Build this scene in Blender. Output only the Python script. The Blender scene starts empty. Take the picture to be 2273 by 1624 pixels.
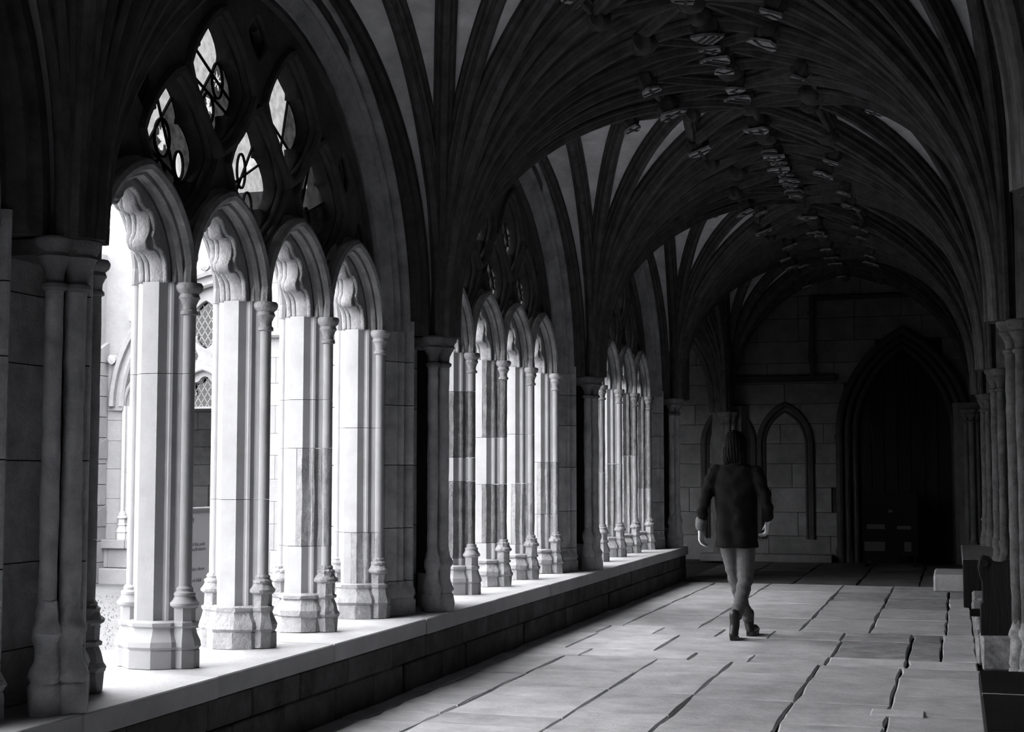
import bpy, bmesh, math, random
from mathutils import Vector, Matrix
R = random.Random(7)
PI = math.pi
SC = bpy.context.scene
COL = SC.collection

# ------------------------------------------------------------------ camera, sky, exposure
cam_d = bpy.data.cameras.new('camera')
cam = bpy.data.objects.new('camera', cam_d)
COL.objects.link(cam)
cam_d.sensor_width = 36.0
cam_d.lens = 36.0 * 3200 / 2273
cam_d.clip_start = 0.05
cam.location = (0, 0, 1.4)
pitch = math.atan(236 / 3200)
yaw = math.atan(983.5 * math.cos(pitch) / 3200)
cam.rotation_euler = (PI / 2 + pitch, 0, yaw)
SC.camera = cam

world = bpy.data.worlds.new('overcast_sky')
SC.world = world
world.use_nodes = True
bg = world.node_tree.nodes['Background']
bg.inputs[0].default_value = (1.0, 1.0, 1.01, 1)
bg.inputs[1].default_value = 1.0
SC.view_settings.view_transform = 'Standard'
SC.view_settings.look = 'None'
SC.view_settings.gamma = 1.0
SC.view_settings.use_curve_mapping = False
SC.view_settings.exposure = 3.7

# ------------------------------------------------------------------ main dimensions (metres)
XM = 3.864          # mullion plane, distance left of the camera
BAY = 4.5
BC = [-1.6, 2.9, 7.4, 11.9, 16.4]          # bay centres along the walk
PY = [-3.85, 0.65, 5.15, 9.65, 14.15, 18.65]   # pier centres
PITCH = 0.852       # spacing of the window lights
SILL = 0.43
SPR = 2.36          # springing level
HALF = 2 * PITCH
XC = -1.57          # centre line of the walk
YE = 23.25          # end wall plane
XR = 0.62           # right wall plane
YF = 18.65          # plane of the window range across the garden corner

# ------------------------------------------------------------------ materials
MATS = {}
def stone(name, col, var=0.25, scale=6.0, bump=0.4, bscale=30.0, rough=0.85, rnd=0.0, streak=0.0, spec=0.25, spots=0.0):
    m = bpy.data.materials.new(name); m.use_nodes = True
    nt = m.node_tree; N = nt.nodes; L = nt.links
    b = N['Principled BSDF']
    b.inputs['Roughness'].default_value = rough
    b.inputs['Specular IOR Level'].default_value = spec
    tc = N.new('ShaderNodeTexCoord')
    oi = N.new('ShaderNodeObjectInfo')
    add = N.new('ShaderNodeVectorMath'); add.operation = 'ADD'
    mul = N.new('ShaderNodeVectorMath'); mul.operation = 'SCALE'
    cx = N.new('ShaderNodeCombineXYZ')
    for i in range(3): L.new(oi.outputs['Random'], cx.inputs[i])
    L.new(cx.outputs[0], mul.inputs[0]); mul.inputs['Scale'].default_value = 37.0
    L.new(tc.outputs['Object'], add.inputs[0]); L.new(mul.outputs[0], add.inputs[1])
    mp = N.new('ShaderNodeMapping'); L.new(add.outputs[0], mp.inputs[0])
    if streak: mp.inputs['Scale'].default_value = (1, 1, 1 - streak)
    n1 = N.new('ShaderNodeTexNoise'); n1.inputs['Scale'].default_value = scale
    n1.inputs['Detail'].default_value = 6; n1.inputs['Roughness'].default_value = 0.65
    L.new(mp.outputs[0], n1.inputs['Vector'])
    ramp = N.new('ShaderNodeValToRGB')
    lo = max(col * (1 - var), 0.001); hi = min(col * (1 + var), 0.95)
    ramp.color_ramp.elements[0].position = 0.3; ramp.color_ramp.elements[1].position = 0.72
    ramp.color_ramp.elements[0].color = (lo, lo, lo * 1.03, 1)
    ramp.color_ramp.elements[1].color = (hi, hi, hi * 1.03, 1)
    L.new(n1.outputs['Fac'], ramp.inputs[0])
    out = ramp.outputs[0]
    if rnd:
        mr = N.new('ShaderNodeMapRange')
        mr.inputs['To Min'].default_value = 1 - rnd; mr.inputs['To Max'].default_value = 1 + rnd * 0.6
        L.new(oi.outputs['Random'], mr.inputs['Value'])
        vm = N.new('ShaderNodeVectorMath'); vm.operation = 'SCALE'
        L.new(out, vm.inputs[0]); L.new(mr.outputs[0], vm.inputs['Scale'])
        out = vm.outputs[0]
    if spots:
        v = N.new('ShaderNodeTexNoise'); v.inputs['Scale'].default_value = scale * 2.3
        v.inputs['Detail'].default_value = 3
        L.new(add.outputs[0], v.inputs['Vector'])
        r2 = N.new('ShaderNodeValToRGB')
        r2.color_ramp.elements[0].position = 0.60; r2.color_ramp.elements[0].color = (0, 0, 0, 1)
        r2.color_ramp.elements[1].position = 0.66; r2.color_ramp.elements[1].color = (1, 1, 1, 1)
        L.new(v.outputs['Fac'], r2.inputs[0])
        mx = N.new('ShaderNodeMixRGB')
        L.new(r2.outputs[0], mx.inputs[0]); L.new(out, mx.inputs[1])
        mx.inputs[2].default_value = (spots, spots, spots * 1.03, 1)
        out = mx.outputs[0]
    L.new(out, b.inputs['Base Color'])
    if bump:
        n2 = N.new('ShaderNodeTexNoise'); n2.inputs['Scale'].default_value = bscale
        n2.inputs['Detail'].default_value = 5; n2.inputs['Roughness'].default_value = 0.7
        L.new(mp.outputs[0], n2.inputs['Vector'])
        bp = N.new('ShaderNodeBump'); bp.inputs['Strength'].default_value = bump
        bp.inputs['Distance'].default_value = 0.02
        L.new(n2.outputs['Fac'], bp.inputs['Height']); L.new(bp.outputs[0], b.inputs['Normal'])
    MATS[name] = m
    return m

def plain(name, col, rough=0.6, spec=0.3, emit=0):
    m = bpy.data.materials.new(name); m.use_nodes = True
    b = m.node_tree.nodes['Principled BSDF']
    b.inputs['Base Color'].default_value = (col, col, col * 1.03, 1)
    b.inputs['Roughness'].default_value = rough
    b.inputs['Specular IOR Level'].default_value = spec
    MATS[name] = m
    return m

def glass(name, t, noise=0.0):
    m = bpy.data.materials.new(name); m.use_nodes = True
    nt = m.node_tree; N = nt.nodes; L = nt.links
    N.remove(N['Principled BSDF'])
    tr = N.new('ShaderNodeBsdfTransparent'); gl = N.new('ShaderNodeBsdfGlossy')
    gl.inputs['Roughness'].default_value = 0.08; gl.inputs['Color'].default_value = (.5, .5, .5, 1)
    tr.inputs['Color'].default_value = (t, t, t, 1)
    if noise:
        tc = N.new('ShaderNodeTexCoord'); n = N.new('ShaderNodeTexNoise'); n.inputs['Scale'].default_value = 22
        L.new(tc.outputs['Object'], n.inputs['Vector'])
        rp = N.new('ShaderNodeValToRGB')
        a, c = t * (1 - noise), min(1, t * (1 + noise))
        rp.color_ramp.elements[0].position = .35; rp.color_ramp.elements[1].position = .65
        rp.color_ramp.elements[0].color = (a, a, a, 1); rp.color_ramp.elements[1].color = (c, c, c, 1)
        L.new(n.outputs['Fac'], rp.inputs[0]); L.new(rp.outputs[0], tr.inputs['Color'])
    mix = N.new('ShaderNodeMixShader'); mix.inputs[0].default_value = 0.04
    L.new(tr.outputs[0], mix.inputs[1]); L.new(gl.outputs[0], mix.inputs[2])
    L.new(mix.outputs[0], N['Material Output'].inputs[0])
    MATS[name] = m

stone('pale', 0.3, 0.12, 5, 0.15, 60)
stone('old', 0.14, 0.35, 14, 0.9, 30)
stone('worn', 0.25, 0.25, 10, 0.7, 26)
stone('pier', 0.4, 0.35, 6, 0.8, 22, rnd=0.12)
stone('arch_stone', 0.25, 0.4, 5, 0.7, 20)
stone('pier_soot', 0.15, 0.4, 6, 0.7, 22)
stone('cuff', 0.10, 0.6, 60, 0.5, 60)
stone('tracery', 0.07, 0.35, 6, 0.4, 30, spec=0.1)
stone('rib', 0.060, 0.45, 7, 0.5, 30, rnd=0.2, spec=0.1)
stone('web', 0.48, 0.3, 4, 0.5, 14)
stone('flag', 0.44, 0.30, 3.2, 0.45, 11, rough=0.55, rnd=0.16)
stone('flag_pale', 0.50, 0.15, 6, 0.4, 20)
stone('flag_dark', 0.29, 0.45, 5, 0.5, 12, rough=0.6, rnd=0.2)
stone('flag_far', 0.075, 0.35, 3, 0.5, 12, rough=0.7, rnd=0.25)  # darker stone of the paving at the far end
stone('joint', 0.02, 0.4, 8, 0.5, 30)
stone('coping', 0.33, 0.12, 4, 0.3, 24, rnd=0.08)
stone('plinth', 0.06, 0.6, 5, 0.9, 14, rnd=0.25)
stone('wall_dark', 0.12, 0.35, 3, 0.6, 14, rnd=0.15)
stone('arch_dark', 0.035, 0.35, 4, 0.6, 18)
stone('facade', 0.165, 0.14, 3, 0.35, 22, rnd=0.1)
stone('facade_trim', 0.16, 0.2, 5, 0.3, 30)
stone('lawn', 0.08, 0.2, 9, 0.6, 40)
stone('limewash', 0.2, 0.6, 12, 0.9, 18)
stone('wood', 0.01, 0.5, 6, 0.5, 30, rough=0.5, streak=0.9, spec=0.08)
stone('wood_top', 0.11, 0.6, 9, 0.6, 30, rough=0.5)
stone('grey_block', 0.35, 0.2, 6, 0.5, 30)
stone('paint', 0.28, 0.5, 16, 0.4, 40, rnd=0.35)
plain('charge', 0.025)
stone('boss', 0.05, 0.5, 14, 0.6, 40)
plain('lead', 0.006, 0.6)
plain('iron', 0.006, 0.6, 0.1)
plain('board', 0.15, 0.5)
plain('board_bar', 0.03, 0.5)
plain('ink', 0.08, 0.7)
plain('paper', 0.05, 0.7)
stone('coat', 0.009, 0.4, 9, 0.5, 16, rough=0.9, spec=0.05)
stone('denim', 0.075, 0.25, 20, 0.5, 18, rough=0.9)
plain('boot', 0.012, 0.45)
stone('hair', 0.008, 0.5, 30, 0.6, 60, rough=0.6, spec=0.06)
plain('skin', 0.5, 0.55)
plain('eye', 0.4, 0.2)
stone('grass', 0.085, 0.3, 20, 0, 1)
glass('glass_clear', 0.045, 0.2)
glass('glass_dark', 0.0008, 0.4)
glass('glass_mid', 0.004, 0.4)
glass('glass_bright', 0.062, 0.2)
glass('glass_quarry', 0.18)

# ------------------------------------------------------------------ helpers
def link(name, me, mat, parent=None, loc=None, rot=None):
    o = bpy.data.objects.new(name, me)
    COL.objects.link(o)
    if mat is not None and me is not None:
        if not me.materials: me.materials.append(MATS[mat])
        elif me.materials[0] is not MATS[mat]:
            o.material_slots[0].link = 'OBJECT'; o.material_slots[0].material = MATS[mat]
    if parent: o.parent = parent
    if loc is not None: o.location = loc
    if rot is not None: o.rotation_euler = rot
    return o
def done(bm, name, smooth=None):
    me = bpy.data.meshes.new(name)
    bmesh.ops.recalc_face_normals(bm, faces=bm.faces)
    if smooth is not None:
        for f in bm.faces: f.smooth = True
        for e in bm.edges:
            if len(e.link_faces) == 2 and e.calc_face_angle(0) > smooth: e.smooth = False
    bm.to_mesh(me); bm.free()
    return me
def empty(name, loc=(0, 0, 0), rz=0, label=None, cat=None, group=None, kind=None):
    o = bpy.data.objects.new(name, None); COL.objects.link(o)
    o.location = loc; o.rotation_euler = (0, 0, rz)
    return tag(o, label, cat, group, kind)
def tag(o, label=None, cat=None, group=None, kind=None):
    if label: o['label'] = label
    if cat: o['category'] = cat
    if group: o['group'] = group
    if kind: o['kind'] = kind
    return o
def box(bm, x0, x1, y0, y1, z0, z1, bev=0.0):
    r = bmesh.ops.create_cube(bm, size=1)
    vs = r['verts']
    for v in vs:
        v.co = Vector(((x0 + x1) / 2 + v.co.x * (x1 - x0), (y0 + y1) / 2 + v.co.y * (y1 - y0), (z0 + z1) / 2 + v.co.z * (z1 - z0)))
    if bev:
        es = list({e for v in vs for e in v.link_edges})
        bmesh.ops.bevel(bm, geom=es, offset=bev, segments=1, affect='EDGES')
def prism(bm, pts, z0, z1, top_inset=0.0):
    """polygon pts (x, y) extruded along z"""
    a = [bm.verts.new((x, y, z0)) for x, y in pts]
    b = [bm.verts.new((x, y, z1)) for x, y in pts]
    n = len(pts)
    bm.faces.new(a[::-1]); bm.faces.new(b)
    for i in range(n):
        bm.faces.new((a[i], a[(i + 1) % n], b[(i + 1) % n], b[i]))
def loft(bm, rings, cap=True, closed=True):
    vr = [[bm.verts.new(p) for p in r] for r in rings]
    n = len(rings[0])
    for a, b in zip(vr, vr[1:]):
        for i in range(n if closed else n - 1):
            bm.faces.new((a[i], a[(i + 1) % n], b[(i + 1) % n], b[i]))
    if cap and closed:
        bm.faces.new(vr[0][::-1]); bm.faces.new(vr[-1])
    return vr
def lathe(bm, prof, cx=0, cy=0, n=16, jit=0, rot=0, rnd=R):
    """prof list of (r, z)"""
    rings = []
    for r, z in prof:
        rings.append([(cx + (r + (rnd.uniform(-jit, jit) if jit else 0)) * math.cos(rot + 2 * PI * i / n),
                       cy + (r + (rnd.uniform(-jit, jit) if jit else 0)) * math.sin(rot + 2 * PI * i / n), z + (rnd.uniform(-jit, jit) * .6 if jit else 0)) for i in range(n)])
    loft(bm, rings)
def pointed(w, h, n=12):
    """pointed arch from (-w,0) over (0,h) to (w,0)"""
    Rr = (w * w + h * h) / (2 * w)
    if Rr < w: # flatter than a half circle: ellipse
        return [(-w * math.cos(PI * i / (2 * n)), h * math.sin(PI * i / (2 * n))) for i in range(2 * n + 1)]
    a1 = math.acos(max(-1, min(1, (Rr - w) / Rr)))
    left = [(Rr - w - Rr * math.cos(a1 * i / n), Rr * math.sin(a1 * i / n)) for i in range(n + 1)]
    return left + [(-x, z) for x, z in left[-2::-1]]
def outn(pts):
    """outward (left-hand of travel for a left-to-right arch) unit normals of a polyline"""
    res = []
    for i in range(len(pts)):
        a = pts[max(0, i - 1)]; b = pts[min(len(pts) - 1, i + 1)]
        dx, dz = b[0] - a[0], b[1] - a[1]; l = math.hypot(dx, dz) or 1
        res.append((-dz / l, dx / l))
    return res
def arch_sweep(bm, path, prof, z0=0, s0=0, closed_prof=False, legs=0.0):
    """path (s,z); prof (o outward, d depth) -> local mesh (s,d,z)"""
    ns = outn(path); rings = []
    pts = list(path)
    if legs:
        pts = [(path[0][0], path[0][1] - legs)] + pts + [(path[-1][0], path[-1][1] - legs)]
        ns = [(-1, 0)] + [(-1, 0)] + ns[1:-1] + [(1, 0)] + [(1, 0)]
    for (s, z), (a, b) in zip(pts, ns):
        rings.append([(s0 + s + o * a, d, z0 + z + o * b) for o, d in prof])
    loft(bm, rings, cap=closed_prof, closed=closed_prof)
def circ(cx, cy, r, n=8, a0=0, a1=2 * PI):
    full = abs(a1 - a0 - 2 * PI) < 1e-6
    return [(cx + r * math.cos(a0 + (a1 - a0) * i / (n if full else n - 1)), cy + r * math.sin(a0 + (a1 - a0) * i / (n if full else n - 1))) for i in range(n)]
def plate(name, outer, holes, d0, d1, bevel=0.0):
    """flat plate with holes: outlines are (s,z); thickness from d0 to d1"""
    cu = bpy.data.curves.new('tmp', 'CURVE'); cu.dimensions = '2D'; cu.fill_mode = 'BOTH'
    for pts in [outer] + holes:
        sp = cu.splines.new('POLY'); sp.points.add(len(pts) - 1)
        for p, (x, y) in zip(sp.points, pts): p.co = (x, y, 0, 1)
        sp.use_cyclic_u = True
    cu.extrude = max((d1 - d0) / 2 - bevel, 0.0005); cu.bevel_depth = bevel; cu.bevel_resolution = 1; cu.offset = -bevel
    ob = bpy.data.objects.new('tmp', cu); COL.objects.link(ob)
    bpy.context.view_layer.update()
    me = bpy.data.meshes.new_from_object(ob.evaluated_get(bpy.context.evaluated_depsgraph_get()))
    bpy.data.objects.remove(ob); bpy.data.curves.remove(cu)
    me.name = name
    dm = (d0 + d1) / 2
    me.transform(Matrix(((1, 0, 0, 0), (0, 0, -1, dm), (0, 1, 0, 0), (0, 0, 0, 1))))
    me.materials.clear()
    return me
def copy_tree(o, parent=None):
    c = o.copy(); COL.objects.link(c); c.parent = parent
    for ch in o.children: copy_tree(ch, c)
    return c

# ------------------------------------------------------------------ floor of flagstones
def slab_mesh(x0, x1, y0, y1, gap=0.008, wob=0.012, z=0.0, tilt=0.004, rnd=R):
    bm = bmesh.new()
    g = gap / 2
    def edge(ax, ay, bx, by, n):
        out = []
        for i in range(n):
            t = i / n
            nx, ny = (by - ay), -(bx - ax); l = math.hypot(nx, ny) or 1
            k = rnd.uniform(-wob, wob * .2) if 0 < i else 0
            out.append((ax + (bx - ax) * t - nx / l * abs(k), ay + (by - ay) * t - ny / l * abs(k)))
        return out
    X0, X1, Y0, Y1 = x0 + g, x1 - g, y0 + g, y1 - g
    c = 0.012
    pts = []
    for (a, b) in (((X0, Y0), (X1, Y0)), ((X1, Y0), (X1, Y1)), ((X1, Y1), (X0, Y1)), ((X0, Y1), (X0, Y0))):
        n = max(2, min(5, int(math.hypot(b[0] - a[0], b[1] - a[1]) / 0.28)))
        pts += edge(a[0], a[1], b[0], b[1], n)
    cxm, cym = (x0 + x1) / 2, (y0 + y1) / 2
    tx, ty = rnd.uniform(-tilt, tilt), rnd.uniform(-tilt, tilt)
    dz = z + rnd.uniform(-tilt, tilt * .5)
    def h(x, y): return dz + tx * (x - cxm) + ty * (y - cym)
    ins = lambda x, y, k: (x + (cxm - x) / max(.05, math.hypot(cxm - x, cym - y)) * k, y + (cym - y) / max(.05, math.hypot(cxm - x, cym - y)) * k)
    r0 = [(x, y, -0.05) for x, y in pts]
    r1 = [(x, y, h(x, y) - 0.008) for x, y in pts]
    r2 = [(*ins(x, y, c), h(x, y)) for x, y in pts]
    loft(bm, [r0, r1, r2], cap=False)
    bm.faces.new([v for v in bm.verts][-len(pts):])
    return done(bm, 'flagstone')

bm = bmesh.new(); box(bm, -3.5, 0.9, -4.2, 24, -0.3, -0.035)
box(bm, -16.5, -3.5, YF + .35, 24, -0.3, -0.035)
floor = link('floor', done(bm, 'floor'), 'joint'); tag(floor, kind='structure')
# zones: (y0, y1, lane edges in x, list of cut lists per lane, material)
def lane_fill(y0, y1, rng, rnd):
    cuts = [y0]
    while cuts[-1] < y1 - rng[0] * 1.4: cuts.append(cuts[-1] + rnd.uniform(*rng))
    cuts[-1] = y1 if y1 - cuts[-1] < rng[0] * .6 and len(cuts) > 1 else cuts[-1]
    if cuts[-1] < y1: cuts.append(y1)
    return cuts
RF = random.Random(11)
zones = [
    (2.5, 7.74, [-3.40, -3.26, -2.9, -2.175, -1.61, -0.975, -0.40, 0.16], [(1.4, 2.2), (.7, 1.2), (.8, 1.4), (.9, 1.5), (.8, 1.3), (.8, 1.2), (.6, 1.0)], 'flag'),
    (7.74, 10.86, [-3.40, -3.26, -2.9, -2.175, -1.61, -0.975, -0.40, 0.16], [[8.87, 9.6], [8.05, 8.35, 9.05, 9.8], [8.1, 9.25, 10.05], [8.35, 9.2, 10.2], [8.06, 9.09, 9.95, 10.3], [8.3, 8.64, 9.09, 10.0], [8.75, 9.0, 9.5, 10.35]], 'flag'),
    (10.86, 11.32, [-3.40, -2.79, -1.95, -1.5, -0.94, -0.37, 0.13], None, 'flag'),
    (11.32, 12.45, [-3.40, -3.02, -2.3, -0.93, -0.375, -0.13, 0.13], None, 'flag'),
    (12.45, 13.1, [-3.40, -3.05, -2.55, -2.0, -1.55, -0.95, -0.375, -0.13, 0.13], None, 'flag'),
    (13.1, 18.5, [-3.40, -2.95, -2.25, -1.35, -0.75, -0.1, 0.12], [(1.0, 1.5), (.9, 1.4), (1.0, 1.6), (.9, 1.3), (1.0, 1.5), (1.0, 1.6)], 'flag'),
    (18.5, 23.2, [-3.45, -2.75, -2.0, -1.2, -0.45, 0.3, 0.6], [(.9, 1.4)] * 6, 'flag_far'),
]
dark_slabs = []
for (y0, y1, xs, cuts, mat) in zones:
    for k, (a, b) in enumerate(zip(xs, xs[1:])):
        if cuts is None: ys = [y0, y1]
        elif isinstance(cuts[k], tuple): ys = lane_fill(y0, y1, cuts[k], RF)
        else: ys = [y0] + cuts[k] + [y1]
        for c, d in zip(ys, ys[1:]):
            wide = RF.random() < 0.3
            m = mat
            if mat == 'flag' and 11.0 < c < 13.0 and a > -1.0 and b < -0.1: m = 'flag_dark'
            if mat == 'flag' and c > 13.5 and a > -1.4 and RF.random() < .4: m = 'flag_dark'
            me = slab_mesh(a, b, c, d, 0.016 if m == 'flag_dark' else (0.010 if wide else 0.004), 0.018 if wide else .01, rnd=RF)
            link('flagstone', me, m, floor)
# small replacement brick-like slab let into the floor
bm = bmesh.new(); box(bm, -0.50, -0.20, 8.70, 8.90, -0.03, 0.008, 0.006)
link('flagstone', done(bm, 'insert'), 'flag_pale', floor)

# ------------------------------------------------------------------ low wall with coping under the windows
wl = empty('wall_left', kind='structure')
RC = random.Random(5)
YEND = 18.95
y = -4.0
while y < YEND - 0.1:
    ln = RC.uniform(1.05, 1.55)
    y1 = y + ln if YEND - (y + ln) > .7 else YEND
    bm = bmesh.new()
    j = RC.uniform(-.006, .006)
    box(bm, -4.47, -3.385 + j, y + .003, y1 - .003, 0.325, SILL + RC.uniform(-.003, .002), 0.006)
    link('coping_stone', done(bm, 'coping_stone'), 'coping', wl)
    y = y1
y = -4.0
for z0, z1 in ((0.0, 0.175), (0.175, 0.325)):
    y = -4.0 - (0.3 if z0 else 0)
    while y < YEND - 0.1:
        ln = RC.uniform(.45, .85)
        y1 = y + ln if YEND - .02 - (y + ln) > .4 else YEND - .02
        bm = bmesh.new()
        box(bm, -4.40, -3.405 + RC.uniform(-.008, .01), y + .004, y1 - .004, z0 - (.05 if z0 == 0 else 0) + .003, z1 - .003, 0.008)
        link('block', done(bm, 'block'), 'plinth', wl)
        y = y1
bm = bmesh.new(); box(bm, -4.38, -3.44, -4, YEND - .05, -.2, .32)
link('core', done(bm, 'core'), 'joint', wl)

# ------------------------------------------------------------------ window parts (local s, d, z; d grows outwards)
HS = [(.0, -.128), (.028, -.128), (.033, -.104), (.044, -.098), (.056, -.092), (.062, -.080), (.056, -.068), (.058, -.058),
      (.095, -.028), (.095, .065), (.078, .075), (.072, .095), (.05, .105), (.034, .112), (.03, .130), (0, .130)]
MULL = [(s, d) for s, d in HS] + [(-s, d) for s, d in HS[-2:0:-1]]
def grow(poly, o):
    out = []
    n = len(poly)
    for i in range(n):
        ax, ay = poly[i - 1]; bx, by = poly[(i + 1) % n]; px, py = poly[i]
        dx, dy = bx - ax, by - ay; l = math.hypot(dx, dy) or 1
        out.append((px + dy / l * o, py - dx / l * o))
    return out
LOZ = [(0, -.14), (.06, -.10), (.10, -.035), (.10, .065), (.06, .11), (0, .14), (-.06, .11), (-.10, .065), (-.10, -.035), (-.06, -.10)]
def base_mesh(rng, jit=0.0):
    bm = bmesh.new()
    prof = [(.045, SILL), (.045, SILL + .085), (.04, SILL + .09), (.055, SILL + .105), (.05, SILL + .13), (.025, SILL + .165), (.012, SILL + .195),
            (.026, SILL + .205), (.026, SILL + .222), (.004, SILL + .232)]
    rings = []
    for o, z in prof:
        rings.append([(x + rng.uniform(-jit, jit), y_ + rng.uniform(-jit, jit), z + rng.uniform(-jit, jit) * .5) for x, y_ in grow(LOZ, o)])
    loft(bm, rings)
    for d in (-.148, .152):
        lathe(bm, [(.079, SILL), (.079, SILL + .085), (.075, SILL + .09), (.086, SILL + .105), (.082, SILL + .13), (.066, SILL + .165), (.058, SILL + .195),
                   (.068, SILL + .205), (.068, SILL + .222), (.056, SILL + .23), (.056, SILL + .30)], 0, d, 8, jit, PI / 8, rng)
        lathe(bm, [(.060, SILL + .295), (.072, SILL + .305), (.074, SILL + .318), (.060, SILL + .335), (.052, SILL + .35), (.055, SILL + .358), (.055, SILL + .368),
                   (.042, SILL + .378), (.044, SILL + .39), (.034, SILL + .402)], 0, d, 24, jit * .5, 0, rng)
    return done(bm, 'mullion_base', 0.3)
BASES = [base_mesh(random.Random(1)), base_mesh(random.Random(2), .006), base_mesh(random.Random(3), .010)]
def seg_mesh(z0, z1, jit, rng, half=0):
    bm = bmesh.new()
    DS = .012
    if half < 0: sec = [(0, -.128)] + [p for p in HS[1:-1] if p[1] < DS] + [(.095, DS), (-.095, DS)] + [(-a, b) for a, b in HS[-2:0:-1] if b < DS]
    elif half > 0: sec = [(.095, DS)] + [p for p in HS[1:-1] if p[1] > DS] + [(0, .130)] + [(-a, b) for a, b in HS[-2:0:-1] if b > DS] + [(-.095, DS)]
    else: sec = MULL
    nz = max(2, int((z1 - z0) / .12)) if jit else 1
    rings = []
    for k in range(nz + 1):
        z = z0 + (z1 - z0) * k / nz
        rings.append([(s + rng.uniform(-jit, jit), d + rng.uniform(-jit, jit), z) for s, d in sec])
    loft(bm, rings)
    return done(bm, 'mullion_block', 0.5)
def shaft_mesh(r, z0, z1, jit, rng, n=14):
    bm = bmesh.new()
    nz = max(1, int((z1 - z0) / .12)) if jit else 1
    lathe(bm, [(r, z0 + (z1 - z0) * k / nz) for k in range(nz + 1)], 0, 0, n, jit, 0, rng)
    return done(bm, 'shaft', 0.6)
def capital_mesh():
    bm = bmesh.new()
    lathe(bm, [(.034, 2.195), (.046, 2.20), (.046, 2.215), (.036, 2.225), (.037, 2.25), (.048, 2.275), (.056, 2.285), (.052, 2.295), (.048, 2.305),
               (.064, 2.32), (.070, 2.335), (.070, 2.348), (.062, 2.36), (.03, 2.36)], 0, 0, 14)
    return done(bm, 'mullion_capital', 0.7)
CAPM = capital_mesh()
RM = random.Random(21)
def mullion(parent, s, mats, basei, cap_mat, inner_only=False):
    """mats: list of (z_top, material) from the base upwards"""
    m = bpy.data.objects.new('mullion', None); COL.objects.link(m); m.parent = parent; m.location = (s, 0, 0)
    z = SILL + .225
    for zt, mt in mats:
        j = .0035 if mt != 'pale' else 0
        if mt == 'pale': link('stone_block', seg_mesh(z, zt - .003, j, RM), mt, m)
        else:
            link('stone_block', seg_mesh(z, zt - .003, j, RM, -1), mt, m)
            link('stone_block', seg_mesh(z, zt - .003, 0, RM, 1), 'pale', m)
        z0 = max(z, SILL + .395)
        link('shaft', shaft_mesh(.034, z0, min(zt, 2.2) - .002, j * .8, RM), mt, m, (0, -.148, 0))
        link('shaft', shaft_mesh(.030, z0, zt - .002, 0, RM), 'pale', m, (0, .152, 0))
        z = zt
    link('base', BASES[basei], 'pale' if basei == 0 else 'worn', m)
    link('capital', CAPM, cap_mat, m, (0, -.148, 0))
    return m

# outlines for the tracery
def cusped(w, h, cusps):
    pts = pointed(w, h, 30); ns = outn(pts); n = len(pts)
    out = []
    for i, ((x, z), (a, b)) in enumerate(zip(pts, ns)):
        u = i / (n - 1) * 2
        if u > 1: u = 2 - u
        o = 0
        for uc, dep, wd in cusps:
            t = abs(u - uc) / wd
            if t < 1: o = max(o, dep * (1 - t * t * (1.6 - .6 * t)) if t < .35 else dep * (1 - t) ** 1.3)
        out.append((x - a * o, z - b * o))
    return out
def comb(light, bottom, top, half=2.25):
    """outer outline with the four light openings as notches from below"""
    pts = [(-half, bottom)]
    for i in range(4):
        c = (i - 1.5) * PITCH
        w = light[0][0]
        pts.append((c + w, bottom))
        pts += [(c + x, SPR + z) for x, z in light]
        pts.append((c - w, bottom))
    pts += [(half, bottom)]
    return pts
CELLS = [(-.868, 3.08, .33, .36), (0, 3.08, .33, .36), (.868, 3.08, .33, .36), (-.434, 3.53, .33, .36), (.434, 3.53, .33, .36)]
SMALL = [(0, 3.90, .11, .12), (-1.22, 3.34, .09, .13), (1.22, 3.34, .09, .13), (-1.5, 2.93, .09, .14), (1.5, 2.93, .09, .14)]
def lozenge(c, k=1.0, p=1.3, n=40):
    s, z, a, b = c; out = []
    for i in range(n):
        t = 2 * PI * i / n; ct, st = math.cos(t), math.sin(t)
        r = (abs(ct / (a * k)) ** p + abs(st / (b * k)) ** p) ** (-1 / p)
        out.append((s + r * ct, z + r * st))
    return out
def foil(c, k=1.0, n=64):
    s, z, a, b = c; out = []
    for i in range(n):
        t = 2 * PI * i / n; ct, st = math.cos(t), math.sin(t)
        r = (abs(ct / (a * k)) ** 1.5 + abs(st / (b * k)) ** 1.5) ** (-1 / 1.5)
        q = abs(math.cos(2 * t))
        r *= 0.70 + 0.26 * q ** 0.55
        out.append((s + r * ct, z + r * st))
    return out
def top_arch(w, h, bottom):
    a = pointed(w, h, 16)
    return [(x, SPR + z) for x, z in a[::-1]]
AW, AH = HALF, 1.76
lay0 = comb(pointed(.36, .45, 12), 2.30, 0, HALF + .03) + [(x * 1.015, z) for x, z in top_arch(AW + .03, AH + .03, 2.3)]
lay1 = comb(pointed(.372, .46, 12), 2.30, 0, HALF + .03) + [(x, z) for x, z in top_arch(AW + .03, AH + .03, 2.3)]
def head_plate(depth, d0, d1):
    cu = cusped(.335, .42, [(.40, depth, .23), (.78, depth * .45, .16)])
    po = pointed(.40, .49, 14)
    outer = [(-.40, SPR)] + [(x, SPR + z) for x, z in po][1:-1] + [(.40, SPR), (.335, SPR)] + [(x, SPR + z) for x, z in cu[::-1]][1:-1] + [(-.335, SPR)]
    return plate('cusped_head', outer, [], d0, d1, .008)
HEADS = [head_plate(.075, -.072, -.04), head_plate(.125, -.05, .03), head_plate(.10, .03, .06), head_plate(.07, .06, .095)]
def mesh_of(fn):
    bm = bmesh.new(); fn(bm); return done(bm, 'm', 0.6)
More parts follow.
